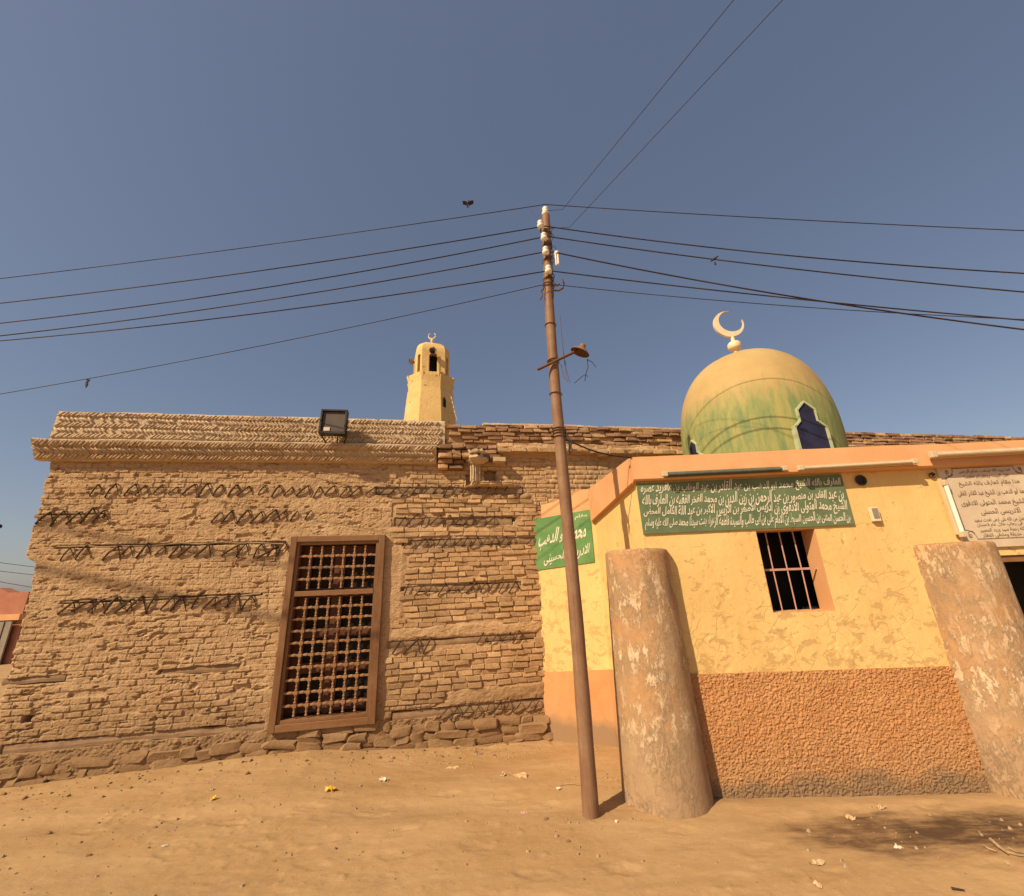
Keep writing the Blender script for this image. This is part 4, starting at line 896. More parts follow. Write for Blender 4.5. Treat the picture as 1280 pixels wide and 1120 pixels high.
# ---------------------------------------------------------------- round buttress pillars
def pillar(label, x, y, r0, r1, h, seed):
    t = thing('round_pillar', label, 'pillar', (x, y, 0), (0, 0, seed), 'tapered pillars before the porch')
    prof = []; nz = 70
    for i in range(nz + 1):
        z = -0.2 + (h + 0.2) * i / nz; tt = max(0, z / h); r = r0 + (r1 - r0) * tt ** 0.9; prof.append((r, z))
    prof += [(r1 - 0.012, h + 0.016), (r1 - 0.05, h + 0.026), (0.02, h + 0.03)]
    def jj(p, th): k = 1 + 0.035 * float(fbm(math.cos(th) * 1.3 + seed * 5, p.z * 1.4 + math.sin(th) * 1.3, 3, seed)) + 0.05 * max(0, 0.25 - p.z) * float(fbm(math.cos(th) * 4 + 3, math.sin(th) * 4 + p.z * 3, 3, seed + 1)) + 0.012 * float(fbm(math.cos(th) * 6 + 9, p.z * 7 + math.sin(th) * 6, 3, seed + 2)); return Vector((p.x * k, p.y * k, p.z))
    b = MB(); b.lathe(prof, 72, None, True, jj); b.build('shaft', M['pillar'], t, 60)
pillar('stout peeling round pillar beside the wooden pole', 1.19, 4.84, 0.415, 0.335, 2.26, 1)
pillar('stout peeling round pillar beside the dark doorway', 4.50, 4.82, 0.40, 0.375, 2.19, 4)

# ---------------------------------------------------------------- dome of the shrine
dome = thing('domed_shrine', 'ochre and green painted shrine dome rising behind the porch roof', 'dome', (3.968, 6.9, 3.2))
MB().box(-1.45, 1.45, -1.28, 1.6, -3.4, 0.0).build('chamber', M['yellow'], dome)
prof = [(1.145, 0.0), (1.16, 0.3), (1.176, 0.6)] + [(1.186 * math.cos(a) ** 0.835, 0.827 + 1.692 * math.sin(a) ** 0.846) for a in np.linspace(0, math.pi / 2 - 0.02, 44)]
b = MB(); b.lathe(prof, 96, None, True, lambda p, th: p * (1 + 0.012 * float(fbm(math.cos(th) * 2 + 5, p.z * 1.5 + math.sin(th) * 2, 3, 15))) if p.z > 0.05 else p); b.build('cupola', M['dome'], dome, 60)
def dome_window(az, w, zb, h, dep, out):
    o = link('dome_window', None, None, dome); o.rotation_euler = (0, 0, az)
    ol = [(-0.5, 0), (0.5, 0), (0.5, 0.55), (0.28, 0.66), (0.28, 0.86), (0.0, 1.0), (-0.28, 0.86), (-0.28, 0.66), (-0.5, 0.55)]
    A = [(x * w, zb + z * h) for x, z in ol]; B = [(x * w * 0.87, zb + 0.02 + z * (h - 0.05)) for x, z in ol]; n_ = len(A)
    V = [(x, -out, z) for x, z in A] + [(x, -out, z) for x, z in B] + [(x, -out + dep, z) for x, z in A] + [(x, -out + dep, z) for x, z in B]; F = []
    for i in range(n_):
        j = (i + 1) % n_; F += [(i, j, j + n_, i + n_), (i, i + 2 * n_, j + 2 * n_, j), (i + n_, j + n_, j + 3 * n_, i + 3 * n_)]
    MB().add(V, F).build('surround', M['palegreen'], o)
    MB().prism(B, -out + 0.02, -out + 0.04).build('pane', M['navy'], o)
dome_window(rad(5), 0.50, 0.24, 0.90, 0.7, 1.215); dome_window(rad(-79), 0.40, 0.24, 0.70, 0.7, 1.215); dome_window(rad(112), 0.44, 0.55, 0.82, 0.7, 1.20); dome_window(rad(204), 0.44, 0.55, 0.82, 0.7, 1.20)
fin = link('finial', None, None, dome, loc=(0, 0, 2.575))
b = MB(); b.lathe([(0.035, -0.1), (0.035, 0.10), (0.07, 0.12), (0.105, 0.15), (0.115, 0.17), (0.115, 0.25), (0.09, 0.28), (0.05, 0.305), (0.038, 0.31), (0.03, 0.42)], 20); b.build('stem', M['cream'], fin, 50)
b = MB(); N_ = 48; V = []; F = []; R1, R2, offc = 0.275, 0.225, 0.075; cx0, cz0 = -0.02, 0.68
a_dir = rad(48)                                   # where the horns open
for i in range(N_ + 1):
    a = a_dir + rad(32) + (2 * math.pi - rad(64)) * i / N_
    po = Vector((cx0 + R1 * math.cos(a), 0, cz0 + R1 * math.sin(a)))
    c2 = Vector((cx0 + offc * math.cos(a_dir), 0, cz0 + offc * math.sin(a_dir))); d = po - c2; pi_ = c2 + d.normalized() * min(R2, d.length - 0.004)
    for y in (-0.022, 0.022): V += [(po.x, y, po.z), (pi_.x, y, pi_.z)]
for i in range(N_): p = i * 4; q = p + 4; F += [(p, p + 1, q + 1, q), (p + 2, q + 2, q + 3, p + 3), (p, q, q + 2, p + 2), (p + 1, p + 3, q + 3, q + 1)]
F += [(0, 2, 3, 1), (N_ * 4, N_ * 4 + 1, N_ * 4 + 3, N_ * 4 + 2)]
b.add(V, F); b.build('crescent', M['cream'], fin)

# ---------------------------------------------------------------- second brick wall seen right of the dome
W2 = PA + UA * 9.2
far = thing('rear_brick_wall', 'ragged red brick wall top seen right of the dome', 'wall', W2, (0, 0, ANG))
MB().box(0.0, 9.0, 0.0, 0.35, -0.3, 4.60).build('wall', M['mud'], far)
for rI in range(6):
    z = 4.28 + rI * 0.066; u = 0.0
    while u < 8.9:
        L = random.uniform(0.18, 0.36)
        link('brick', random.choice(RBRK if random.random() < 0.8 else BRK), None, far, (u + L / 2, -0.02 + random.uniform(-0.02, 0.02), z), (0, random.gauss(0, 0.012), random.gauss(0, 0.02)), (L, 0.12, 0.060 * random.uniform(0.85, 1.1)))
        u += L + random.uniform(0.006, 0.02)

# ---------------------------------------------------------------- minaret
mi = thing('minaret', 'ochre octagonal minaret with open lantern rising behind the brick house', 'minaret', (-5.33, 22.0, 0))
PH = 0.80                                       # one face of the octagon looks at the street
MB().lathe([(1.78, -0.3), (1.60, 10.0), (1.395, 12.45)], 8, None, True, None, PH).build('shaft', M['minaret'], mi)
MB().lathe([(1.36, 12.42), (1.365, 12.6), (1.375, 12.9), (1.43, 13.3), (1.43, 13.44), (1.30, 13.44), (1.28, 13.2), (0.9, 13.15)], 8, None, True, None, PH).build('balcony', M['minaret'], mi)
for k in range(8):
    a = 2 * math.pi * (k + PH) / 8; d = Vector((math.cos(a), math.sin(a), 0)); Mk = Matrix.Translation(d * 1.33) @ Matrix.Rotation(a - math.pi / 2, 4, 'Z')
    MB().add([Mk @ Vector(p) for p in ((-0.06, -0.1, 12.6), (0.06, -0.1, 12.6), (-0.13, -0.1, 13.45), (0.13, -0.1, 13.45), (-0.13, 0.12, 13.45), (0.13, 0.12, 13.45))], [(0, 1, 3, 2), (2, 3, 5, 4), (0, 2, 4), (1, 5, 3), (0, 4, 5, 1)]).build('corbel', M['minaret'], mi)
LA = rad(13.6) + rad(7); hs, hf = 0.97, 0.66     # lantern: a square with cut corners
LP = [Vector((x, y, 0)) for x, y in ((-hf, -hs), (hf, -hs), (hs, -hf), (hs, hf), (hf, hs), (-hf, hs), (-hs, hf), (-hs, -hf))]
RL = Matrix.Rotation(LA, 4, 'Z'); LP = [RL @ p for p in LP]
for k in range(8):
    p0, p1 = LP[k], LP[(k + 1) % 8]; w_ = (p1 - p0).length; ang = math.atan2((p1 - p0).y, (p1 - p0).x)
    Mk = Matrix.Translation((p0 + p1) / 2) @ Matrix.Rotation(ang, 4, 'Z'); hw_ = w_ / 2 - 0.004; ow = 0.23 if k % 2 == 0 else 0.10
    arch = [(ow * math.cos(t_), 14.62 + ow * 1.1 * math.sin(t_)) for t_ in np.linspace(0, math.pi, 9)]
    ol = [(-hw_, 13.1), (-ow, 13.1)] + [(-x, z) for x, z in arch] + [(ow, 13.1), (hw_, 13.1), (hw_, 14.98), (-hw_, 14.98)]
    MB().prism(ol, 0.0, 0.22, Mk).build('lantern_face', M['minaret'], mi)
    if k % 2 == 0:
        b = MB()
        for s_ in (-1, 1): b.box(s_ * (ow + 0.07) - 0.035, s_ * (ow + 0.07) + 0.035, -0.035, 0.0, 13.15, 14.7, Mk)
        b.build('pilaster', M['minaret'], mi)
MB().lathe([(0.42, 13.1), (0.42, 14.9)], 12).build('lantern_shade_core', M['dark'], mi)  # near-black cylinder added so the arches look dark inside
V = []; F = []; nr = 13
for i in range(nr):
    a = 1.50 * i / (nr - 1); sc_ = math.cos(a) ** 0.9; V += [(p.x * sc_, p.y * sc_, 14.97 + 0.92 * math.sin(a) ** 0.95) for p in LP]
for i in range(nr - 1):
    for k in range(8): k2 = (k + 1) % 8; F.append((i * 8 + k, i * 8 + k2, (i + 1) * 8 + k2, (i + 1) * 8 + k))
F += [tuple(reversed(range(8))), tuple((nr - 1) * 8 + k for k in range(8))]
MB().add(V, F).build('cap', M['minaret'], mi, 35)
b = MB(); b.lathe([(0.13, 15.75), (0.10, 15.9), (0.13, 16.0), (0.06, 16.1), (0.11, 16.2), (0.05, 16.3), (0.04, 16.4)], 10)
pts = [(0.22 * math.cos(a), 0, 16.58 + 0.22 * math.sin(a)) for a in np.linspace(rad(125), rad(415), 20)]
b.tube(pts, [0.02 + 0.035 * math.sin(math.pi * i / 19) for i in range(20)], 6); b.build('finial', M['cream'], mi, 50)
b = MB(); b.prism([(-0.1, 11.35), (0.1, 11.35), (0.09, 11.75), (0, 11.95), (-0.09, 11.75)], -0.03, 0.12, Matrix.Translation((1.02, -0.98, 0)) @ Matrix.Rotation(rad(13.6 + 45), 4, 'Z')); b.build('slit_window', M['dark'], mi)  # shade of the slit opening as a near-black prism
for (az, zz_, lab) in ((rad(-90 + 16), 14.80, 'round grey loudspeaker horn over the front arch of the minaret lantern'), (rad(-90 + 16 - 78), 14.55, 'loudspeaker horn on the left edge of the minaret lantern')):
    d = Vector((math.cos(az), math.sin(az), 0)); t = thing('loudspeaker', lab, 'loudspeaker', Vector((-5.33, 22.0, zz_)) + d * 1.0, (0, 0, az + math.pi / 2), 'loudspeaker horns on the minaret')
    Mh = Matrix.Rotation(math.pi / 2, 4, 'X')
    MB().lathe([(0.20, 0.30), (0.22, 0.29), (0.12, 0.12), (0.06, 0.02), (0.06, -0.1), (0.03, -0.12)], 18, Mh, False).build('horn', M['greymetal'], t, 60)
    MB().lathe([(0.075, 0.20), (0.05, 0.10), (0.045, 0.02)], 12, Mh).build('driver', M['black'], t, 60)
t = thing('roof_cable', 'thin pale knotted cable hanging down the right side of the minaret', 'cable', (-3.95, 21.0, 12.0))
MB().tube([(0.0, 0, 0), (0.12, 0, -0.45), (0.20, 0, -0.9), (0.36, 0, -1.5)], 0.012, 5).build('strand', M['cream'], t)
for k in range(4): MB().lathe([(0.02, -0.05), (0.045, 0), (0.02, 0.05)], 6, Matrix.Translation((0.04 + k * 0.06, 0, -0.15 - 0.28 * k))).build('knot', M['cream'], t)

# ---------------------------------------------------------------- wooden pole and what it carries
PX, PY = 0.43, 4.523
pole = thing('utility_pole', 'tall brown wooden utility pole standing in the dirt before the porch', 'utility pole', (PX, PY, 0))
n = 40; pts = []; rs = []
for i in range(n + 1):
    z = -0.3 + 7.12 * i / n; pts.append((0.012 * math.sin(z * 1.1) - 0.016 * max(0, min(1, z / 5)) + 0.03 * max(0, (z - 5.5) / 1.3) , 0, z)); rs.append(0.074 - 0.0027 * z + 0.0016 * math.sin(z * 9))
MB().tube(pts, rs, 18).build('shaft', M['pole'], pole, 60)
def px_at(z): return float(np.interp(z, [p[2] for p in pts], [p[0] for p in pts]))
INS = [(6.905, 0.0, 'top')] + [(lambda q: (q.z, q.x - PX - px_at(q.z), ''))(on_y(x_, y_, PY - 0.115)) for x_, y_ in ((675.5, 281), (680, 296.5), (682, 314), (685.5, 337.5))]
ins_prof = [(0.012, -0.06), (0.03, -0.05), (0.045, -0.035), (0.047, -0.01), (0.034, 0.0), (0.030, 0.012), (0.038, 0.024), (0.040, 0.045), (0.028, 0.062), (0.010, 0.066)]
me_i = MB().lathe(ins_prof, 16).mesh('insulator', 60); me_i.materials.append(M['porcelain'])
for (z, dx_, k_) in INS:
    if k_ == 'top': link('insulator', me_i, None, pole, (px_at(6.8), 0, 6.885), None, (1.1, 1.1, 1.25))
    else:
        link('insulator', me_i, None, pole, (px_at(z) + dx_, -0.115, z)); b = MB(); b.tube([(px_at(z) + dx_, -0.05, z - 0.06), (px_at(z) + dx_, -0.115, z - 0.07), (px_at(z) + dx_, -0.115, z - 0.03)], 0.008, 6)
        b.lathe([(0.071, -0.012), (0.075, 0), (0.071, 0.012)], 16, Matrix.Translation((px_at(z), 0, z - 0.06)), False); b.build('insulator_bracket', M['iron'], pole)
for z, r_ in ((5.66, 0.072), (5.62, 0.072), (5.05, 0.071), (4.55, 0.073), (4.52, 0.073), (4.1, 0.075), (3.66, 0.077), (3.60, 0.077), (3.63, 0.078), (3.56, 0.077)):
    MB().lathe([(r_ - 0.004, -0.006), (r_ + 0.004, 0), (r_ - 0.004, 0.006)], 18, Matrix.Translation((px_at(z), 0, z)) @ Matrix.Rotation(random.uniform(-0.1, 0.1), 4, 'Y'), False).build('wire_binding', M['iron'], pole)
b = MB(); hx = px_at(5.58); b.tube([(hx + 0.05, -0.02, 5.56), (hx + 0.13, -0.03, 5.545), (hx + 0.185, -0.03, 5.58), (hx + 0.205, -0.03, 5.64), (hx + 0.185, -0.03, 5.72)], [0.014, 0.013, 0.013, 0.011, 0.008], 7)
b.tube([(hx - 0.05, -0.05, 5.60), (hx - 0.10, -0.06, 5.53), (hx - 0.09, -0.06, 5.46), (hx - 0.12, -0.06, 5.40)], 0.009, 6); b.tube([(hx + 0.06, -0.05, 5.62), (hx + 0.11, -0.06, 5.60), (hx + 0.14, -0.05, 5.63)], 0.012, 6); b.build('hook', M['iron'], pole, 50)
b = MB()
for k in range(9):
    z = 6.6 - k * 0.13; x = px_at(z); b.tube([(x + 0.05, -0.05, z), (x + 0.075 + 0.02 * math.sin(k * 2.1), -0.06, z - 0.07), (x + 0.05, -0.05, z - 0.15)], 0.006, 5)
b.build('jumper_wire', M['wire'], pole)
b = MB(); x = px_at(3.5)
for k in range(5): b.tube([(x + 0.07, -0.03, 3.62 - k * 0.02), (x + 0.11 + 0.02 * math.sin(k * 2), -0.05, 3.5 - k * 0.03), (x + 0.09, -0.03, 3.38 - k * 0.01)], 0.008, 5)
b.build('cable_knot', M['wire'], pole)

lmp = thing('street_lamp', 'rusty saucer street lamp on a slanting arm fixed to the wooden pole', 'street lamp', (PX, PY - 0.09, 4.52))
pA, pB = on_y(672, 462, PY - 0.09), on_y(722, 438, PY - 0.09); O = Vector((PX, PY - 0.09, 4.52))
MB().tube([pA - O, pB - O], 0.018, 10).build('arm', M['iron'], lmp, 60)
hd_ = on_y(726, 438, PY - 0.09) - O; ax = Vector((0.40, -0.12, 0.80)).normalized(); Ml = Matrix.Translation(hd_) @ ax.to_track_quat('Z', 'Y').to_matrix().to_4x4()
MB().lathe([(0.118, -0.03), (0.12, -0.026), (0.088, 0.004), (0.052, 0.03), (0.036, 0.055), (0.034, 0.078), (0.015, 0.09)], 24, Ml, False).build('shade', M['pole'], lmp, 60)
MB().lathe([(0.111, -0.028), (0.085, -0.004), (0.045, 0.02), (0.01, 0.028)], 24, Ml, False).build('reflector', M['iron'], lmp, 60)
w0 = on_y(734, 449, PY - 0.09) - O; w1 = on_y(732, 468, PY - 0.09) - O; w2 = on_y(727, 471, PY - 0.09) - O; w3 = on_y(718, 479, PY - 0.09) - O; w4 = on_y(745, 459, PY - 0.09) - O; w5 = on_y(731, 476, PY - 0.09) - O
b = MB(); b.tube([w0, (w0 + w1) / 2 + Vector((0.02, 0, 0)), w1, w5], 0.005, 5); b.tube([on_y(735, 471, PY - 0.09) - O, w1, w2, w3], 0.004, 5); b.tube([w0, (w0 + w4) / 2 + Vector((0.01, 0, 0.01)), w4], 0.004, 5); b.build('loose_wire', M['wire'], lmp)
sw = thing('hanging_string', 'loose pale strings dangling right of the pole below the lamp arm', 'string', tuple(on_y(702, 455, PY - 0.05)))
O2 = Vector(sw.location); b = MB()
for a, c, d in (((700, 395), (704, 440), (709, 478)), ((703, 430), (708, 462), (712, 478)), ((701, 455), (704, 468), (706, 474))): b.tube([on_y(*a, PY - 0.05) - O2, on_y(*c, PY - 0.05) - O2, on_y(*d, PY - 0.05) - O2], 0.003, 4)
b.build('strand', M['iron'], sw)
bl_ = thing('hanging_bulb', 'white compact fluorescent bulb hanging from the wires beside the pole top', 'bulb', tuple(on_y(696, 322, PY - 0.1)))
MB().lathe([(0.018, 0.10), (0.034, 0.085), (0.04, 0.06), (0.03, 0.045)], 14).build('cap', M['porcelain'], bl_, 50)
for dx_, dy_ in ((-.014, -.012), (.014, -.012), (.014, .012), (-.014, .012)): MB().tube([(dx_, dy_, 0.05), (dx_, dy_, -0.10), (dx_ * 0.5, dy_ * 0.5, -0.112)], 0.0115, 8).build('tube', M['tube'], bl_, 60)
MB().tube([(0, 0, 0.09), (-0.005, 0, 0.16), (-0.03, 0.02, 0.22)], 0.005, 5).build('flex', M['wire'], bl_)

# ---------------------------------------------------------------- power lines
def wire(label, pix, Y0, YE, rad_, ext, grp='power lines meeting at the wooden pole'):
    """pix: three points of the line as photographed, set on the vertical plane it hangs in; carried on past the frame as the same sag"""
    d = Vector((ext, YE - Y0, 0)); nrm = Vector((-d.y, d.x, 0)).normalized(); p0 = Vector((PX, Y0, 0)); P = [on_plane(x, y, p0, nrm) for x, y in pix]
    dh = d.normalized(); T = [(p - p0).dot(dh) for p in P]; Zs = [p.z for p in P]; co = np.polyfit(T, Zs, 2); co[0] = max(co[0], 0.0008)
    if co[0] == 0.0008: c1 = np.polyfit(T, np.array(Zs) - co[0] * np.array(T) ** 2, 1); co = np.array([co[0], c1[0], c1[1]])
    tend = d.length; tv = T[0]; ts = np.concatenate([np.linspace(tv, T[2] + 0.5, 26), np.linspace(T[2] + 0.9, tend, 12)])
    tm = -co[1] / (2 * co[0]); pts = []
    for t_ in ts:
        z = np.polyval(co, t_); pts.append(p0 + dh * t_ + Vector((0, 0, float(z))))
    pts = [Vector((PX + 0.01, Y0, pts[0].z + 0.01))] + pts
    o = MB(); base = pts[0]; o.tube([p - base for p in pts], rad_, 6)
    ob = o.build('power_line', M['wire'], None, 60); ob.location = base; tag(ob, label, 'power line', grp); return ob
wl = [('thin topmost wire running left from the pole tip', ((679, 256), (420, 294), (0, 348.3)), 0.0055), ('second wire from the top on the left side of the pole', ((670, 284.5), (420, 324.6), (0, 379)), 0.0075),
      ('third wire from the top on the left side of the pole', ((674, 297.3), (420, 345), (0, 404)), 0.0075), ('fourth wire from the top on the left side of the pole', ((676.5, 315.6), (420, 361.4), (0, 419.8)), 0.0075),
      ('fifth wire from the top on the left side of the pole', ((679, 339.5), (420, 378.8), (0, 426)), 0.0075), ('thin lowest wire left of the pole with a rag on it', ((674, 357), (420, 413), (0, 492.6)), 0.0045)]
for i, (lab, px_, r_) in enumerate(wl): wire(lab, px_, PY - (0.0 if i == 0 else 0.115), PY + 0.6, r_, -16)
wr = [('thin topmost wire running right from the pole tip', ((681, 255.5), (980, 273.8), (1280, 288.3)), 0.0055), ('second wire from the top on the right side of the pole', ((684, 283), (980, 318.8), (1280, 341.7)), 0.0075),
      ('third wire from the top right of the pole where a small bird sits', ((688, 296), (980, 334.7), (1280, 365)), 0.0075), ('steep dark cable right of the pole that crosses two others', ((692, 315), (980, 369), (1280, 412)), 0.0085),
      ('fifth wire from the top on the right side of the pole', ((688, 338.5), (980, 372), (1280, 400.3)), 0.0075), ('thin lowest wire on the right side of the pole', ((694, 355.8), (980, 382), (1280, 399.4)), 0.0045)]
WR = [wire(lab, px_, PY - (0.0 if i == 0 else 0.115), PY - 1.5, r_, 16) for i, (lab, px_, r_) in enumerate(wr)]
for lab, a, c in (('left one of the two wires rising overhead from the pole', (703, 262), (917, 0)), ('right one of the two wires rising overhead from the pole', (712, 284), (978, 0))):
    p0 = on_y(*a, PY - 0.06); d = ray(*c); p1 = Vector((d[0], d[1], d[2])) * ((6.55 - CAMH) / d[2]) + Vector((0, 0, CAMH)); q = p0 + (p1 - p0) * 4.2; pts = []
    for i in range(30):
        t_ = i / 29; p = p0.lerp(q, t_); pts.append(Vector((p.x, p.y, p.z)) - p0)
    b = MB(); b.tube([Vector((PX, PY - 0.06, p0.z)) - p0] + pts, 0.0032, 5); ob = b.build('power_line', M['wire'], None, 60); ob.location = p0; tag(ob, lab, 'power line', 'power lines meeting at the wooden pole')
pc = on_y(707, 549, PY - 0.05); pe = Vector((1.245, YF - 0.06, 3.33)); b = MB(); pts = []
for i in range(12): t_ = i / 11; p = pc.lerp(pe, t_); pts.append(Vector((p.x, p.y, p.z - 0.05 * math.sin(math.pi * t_))) - pc)
b.tube(pts, 0.009, 6); ob = b.build('drop_cable', M['wire'], None, 60); ob.location = pc; tag(ob, 'short dark cable drooping from the pole to the porch parapet corner', 'cable')
# cables strung behind the viewer, whose soft shadows cross the brick wall
for k, (u0, z0, u1, z1, dist, r_) in enumerate(((-3.85, 2.50, 0.6, 1.30, 11.0, 0.020), (-3.9, 3.02, -0.3, 2.28, 9.0, 0.013))):
    a = PA + UA * u0 + Vector((0, 0, z0)) + SUNV * dist; r_ *= 1.6; c = PA + UA * u1 + Vector((0, 0, z1)) + SUNV * dist; e = (c - a); a2 = a - e * 1.2; c2 = c + e * 0.15; b = MB()
    b.tube([Vector((0, 0, 0)), (c2 - a2) * 0.5 - Vector((0, 0, 0.05)), c2 - a2], r_, 6); ob = b.build('power_line', M['wire'], None, 60); ob.location = a2; tag(ob, ('thick' if k == 0 else 'thinner') + ' cable strung over the street behind the viewer', 'power line')
# guy string at the pole top
ob = MB().tube([Vector((0, 0, 0)), on_y(672, 274, PY - 0.05) - on_y(659, 257, PY - 0.05)], 0.003, 4).build('hanging_string', M['iron']); ob.location = on_y(659, 257, PY - 0.05); tag(ob, 'short pale string tied between topmost left wire and pole', 'string')
pr = on_y(110, 476, PY - 0.10 + 0.27)
b = MB(); b.prism([(-0.02, -0.05), (0.0, -0.10), (0.015, -0.06), (0.004, -0.02), (0.025, 0.015), (-0.015, 0.025), (-0.018, 0.0)], -0.006, 0.006); ob = b.build('rag', M['bird']); ob.location = pr; tag(ob, 'small dark rag snagged on the lowest left wire', 'rag')

# ---------------------------------------------------------------- birds
def bird(label, loc, span, fold):
    t = thing('bird', label, 'bird', loc)
    b = MB(); b.lathe([(0.005, -0.16), (0.03, -0.10), (0.045, -0.02), (0.04, 0.05), (0.024, 0.09), (0.028, 0.115), (0.018, 0.14), (0.004, 0.165)], 10, Matrix.Rotation(rad(65 if fold else 25), 4, 'Y') @ Matrix.Rotation(rad(20), 4, 'X')); b.add([(-0.02, 0, -0.12), (0.02, 0.01, -0.12), (0.04, 0.02, -0.27), (-0.05, 0.0, -0.26)], [(0, 1, 2, 3)]); b.build('body', M['bird'], t, 60)
    if not fold:
        for s_ in (-1, 1):
            V = []; 
            for i, (f, c, z) in enumerate(((0.03, 0.10, 0.0), (0.14, 0.10, 0.07), (0.25, 0.075, 0.09), (span, 0.01, 0.12))):
                V += [(s_ * f, -c * 0.4, z + 0.03), (s_ * f, c * 0.2, z), (s_ * f * 0.98, c, z - 0.06)]
            F = []
            for i in range(3):
                for j in range(2): F.append((i * 3 + j, i * 3 + j + 1, i * 3 + j + 4, i * 3 + j + 3))
            o = MB().add(V, F).build('wing', M['bird'], t); sd = o.modifiers.new('thickness', 'SOLIDIFY'); sd.thickness = 0.008
    return t
bird('dark bird in flight against the sky above the left wires', on_y(585, 254, 9.0), 0.20, False).scale = (0.62, 0.62, 0.62)
bp = on_plane(893, 323.5, (PX, PY - 0.115, 0), Vector((1.385, 16, 0)).normalized()); bb = bird('tiny dark bird perched on the third right wire', bp, 0.2, True); bb.scale = (0.35, 0.35, 0.35)

# ---------------------------------------------------------------- far things on the left
fb = thing('red_building', 'red plastered building with an arched niche far left behind the brick house', 'building', (-20.9, 16, 0))
arch = [(0.25 * math.cos(t_), 1.92 + 0.32 * math.sin(t_)) for t_ in np.linspace(0, math.pi, 9)]
ol = [(-3, 1.55), (-0.0 + 0.15, 1.55)] + [(0.4 - x, z) for x, z in arch] + [(0.65, 1.55), (1.7, 1.55), (1.7, 2.33), (0.9, 2.33), (0.4, 2.52), (-3, 2.52)]
MB().prism(ol, 0, 0.4).build('wall', M['redplaster'], fb); MB().box(-3, 1.7, 0.3, 0.5, 1.5, 2.3).build('niche_back', M['redplaster'], fb); MB().box(-3, 1.7, -0.08, 0.4, 1.34, 1.55).build('band', M['orange'], fb); MB().box(-3, 1.7, 0.05, 0.4, -0.3, 1.34).build('base_wall', M['redplaster'], fb)
gt = thing('metal_gate', 'grey ribbed metal gate far left behind the brick house corner', 'gate', (-20.3, 15.9, 0))
for k in range(9): MB().box(-1.4 + k * 0.26, -1.16 + k * 0.26, -0.02 - 0.03 * (k % 2), 0.03, -0.2, 1.30).build('panel', M['greymetal'], gt)
t = thing('lamp_head', 'dark street lamp head poking in at the far left edge', 'lamp', tuple(on_y(-1, 658, 12))); MB().lathe([(0.02, -0.12), (0.07, -0.04), (0.06, 0.03), (0.02, 0.05)], 10, Matrix.Rotation(rad(80), 4, 'Y')).build('shade', M['black'], t, 50); MB().tube([(-0.05, 0, 0), (-0.6, 0, 0.02), (-0.9, 0, -0.3), (-0.92, 0, -6.2)], 0.035, 8).build('post', M['iron'], t, 60)
for k, (ya, yb) in enumerate(((700, 707), (711, 717), (722, 733))):
    a, c = on_y(-40, ya - 5, 16), on_y(45, yb + 2, 18); ob = MB().tube([Vector((0, 0, 0)), (c - a) / 2 - Vector((0, 0, 0.05)), c - a], 0.010, 5).build('power_line', M['wire'], None); ob.location = a
    tag(ob, ('upper', 'middle', 'lower')[k] + ' of three faint wires beyond the left end of the brick house', 'power line', 'faint wires far left')

# ---------------------------------------------------------------- litter on the ground
def gpt(px, py):
    p = on_plane(px, py, (0, 0, 0), (0, 0, 1)); return Vector((p.x, p.y, float(ground_z(p.x, p.y))))
def scrap(name, label, cat, px, py, sx, sy, sz, m, seed, grp=None):
    r = random.Random(seed); p = gpt(px, py); n_ = 6; V = []; F = []
    for j in range(n_):
        for i in range(n_):
            x, y = i / (n_ - 1) - 0.5, j / (n_ - 1) - 0.5; k = 1 - 0.35 * (abs(x) > 0.45 and abs(y) > 0.45); V.append((x * sx * k * 0.9 + r.uniform(-.1, .1) * sx, y * sy * k * 0.9 + r.uniform(-.1, .1) * sy, sz * (0.05 + max(0, r.gauss(0.4, 0.35)) * (1 - 0.5 * (abs(x) > .4)))))
    for j in range(n_ - 1):
        for i in range(n_ - 1): a = j * n_ + i; F.append((a, a + 1, a + n_ + 1, a + n_))
    o = MB().add(V, F).build(name, m, None); o.location = p; o.rotation_euler = (0, 0, r.uniform(-0.4, 0.4)); sd = o.modifiers.new('thickness', 'SOLIDIFY'); sd.thickness = 0.004
    return tag(o, label, cat, grp)
G = 'litter scattered on the dirt'
scrap('plastic_wrapper', 'crumpled yellow plastic wrapper on the dirt below the lattice window', 'litter', 413, 989, 0.13, 0.10, 0.07, M['yellowplastic'], 1, G)
scrap('plastic_wrapper', 'small yellow scrap on the dirt left of the lattice window', 'litter', 266, 1001, 0.05, 0.05, 0.03, M['yellowplastic'], 2, G)
scrap('paper_scrap', 'small white scrap just above the small yellow one', 'litter', 264, 988, 0.04, 0.04, 0.025, M['paper'], 3, G)
scrap('paper_scrap', 'crumpled white paper right of the yellow wrapper', 'litter', 480, 973, 0.11, 0.06, 0.035, M['paper'], 4, G)
scrap('paper_scrap', 'round white lump of paper before the brick wall footing', 'litter', 629, 965, 0.05, 0.06, 0.045, M['paper'], 5, G)
scrap('paper_scrap', 'flat buff paper sheet on the dirt left of the pole', 'litter', 652, 967, 0.17, 0.12, 0.02, M['cardboard'], 6, G)
scrap('paper_scrap', 'pale scrap near the pole by a thin twig', 'litter', 699, 986, 0.06, 0.05, 0.025, M['paper'], 7, G)
scrap('cardboard_scrap', 'pale cardboard scrap on the dirt below the dark patch', 'litter', 1024, 1081, 0.10, 0.06, 0.012, M['cardboard'], 8, G)
scrap('cardboard_scrap', 'buff scrap just above the left dark patch', 'litter', 1064, 1024, 0.07, 0.06, 0.02, M['cardboard'], 9, G)
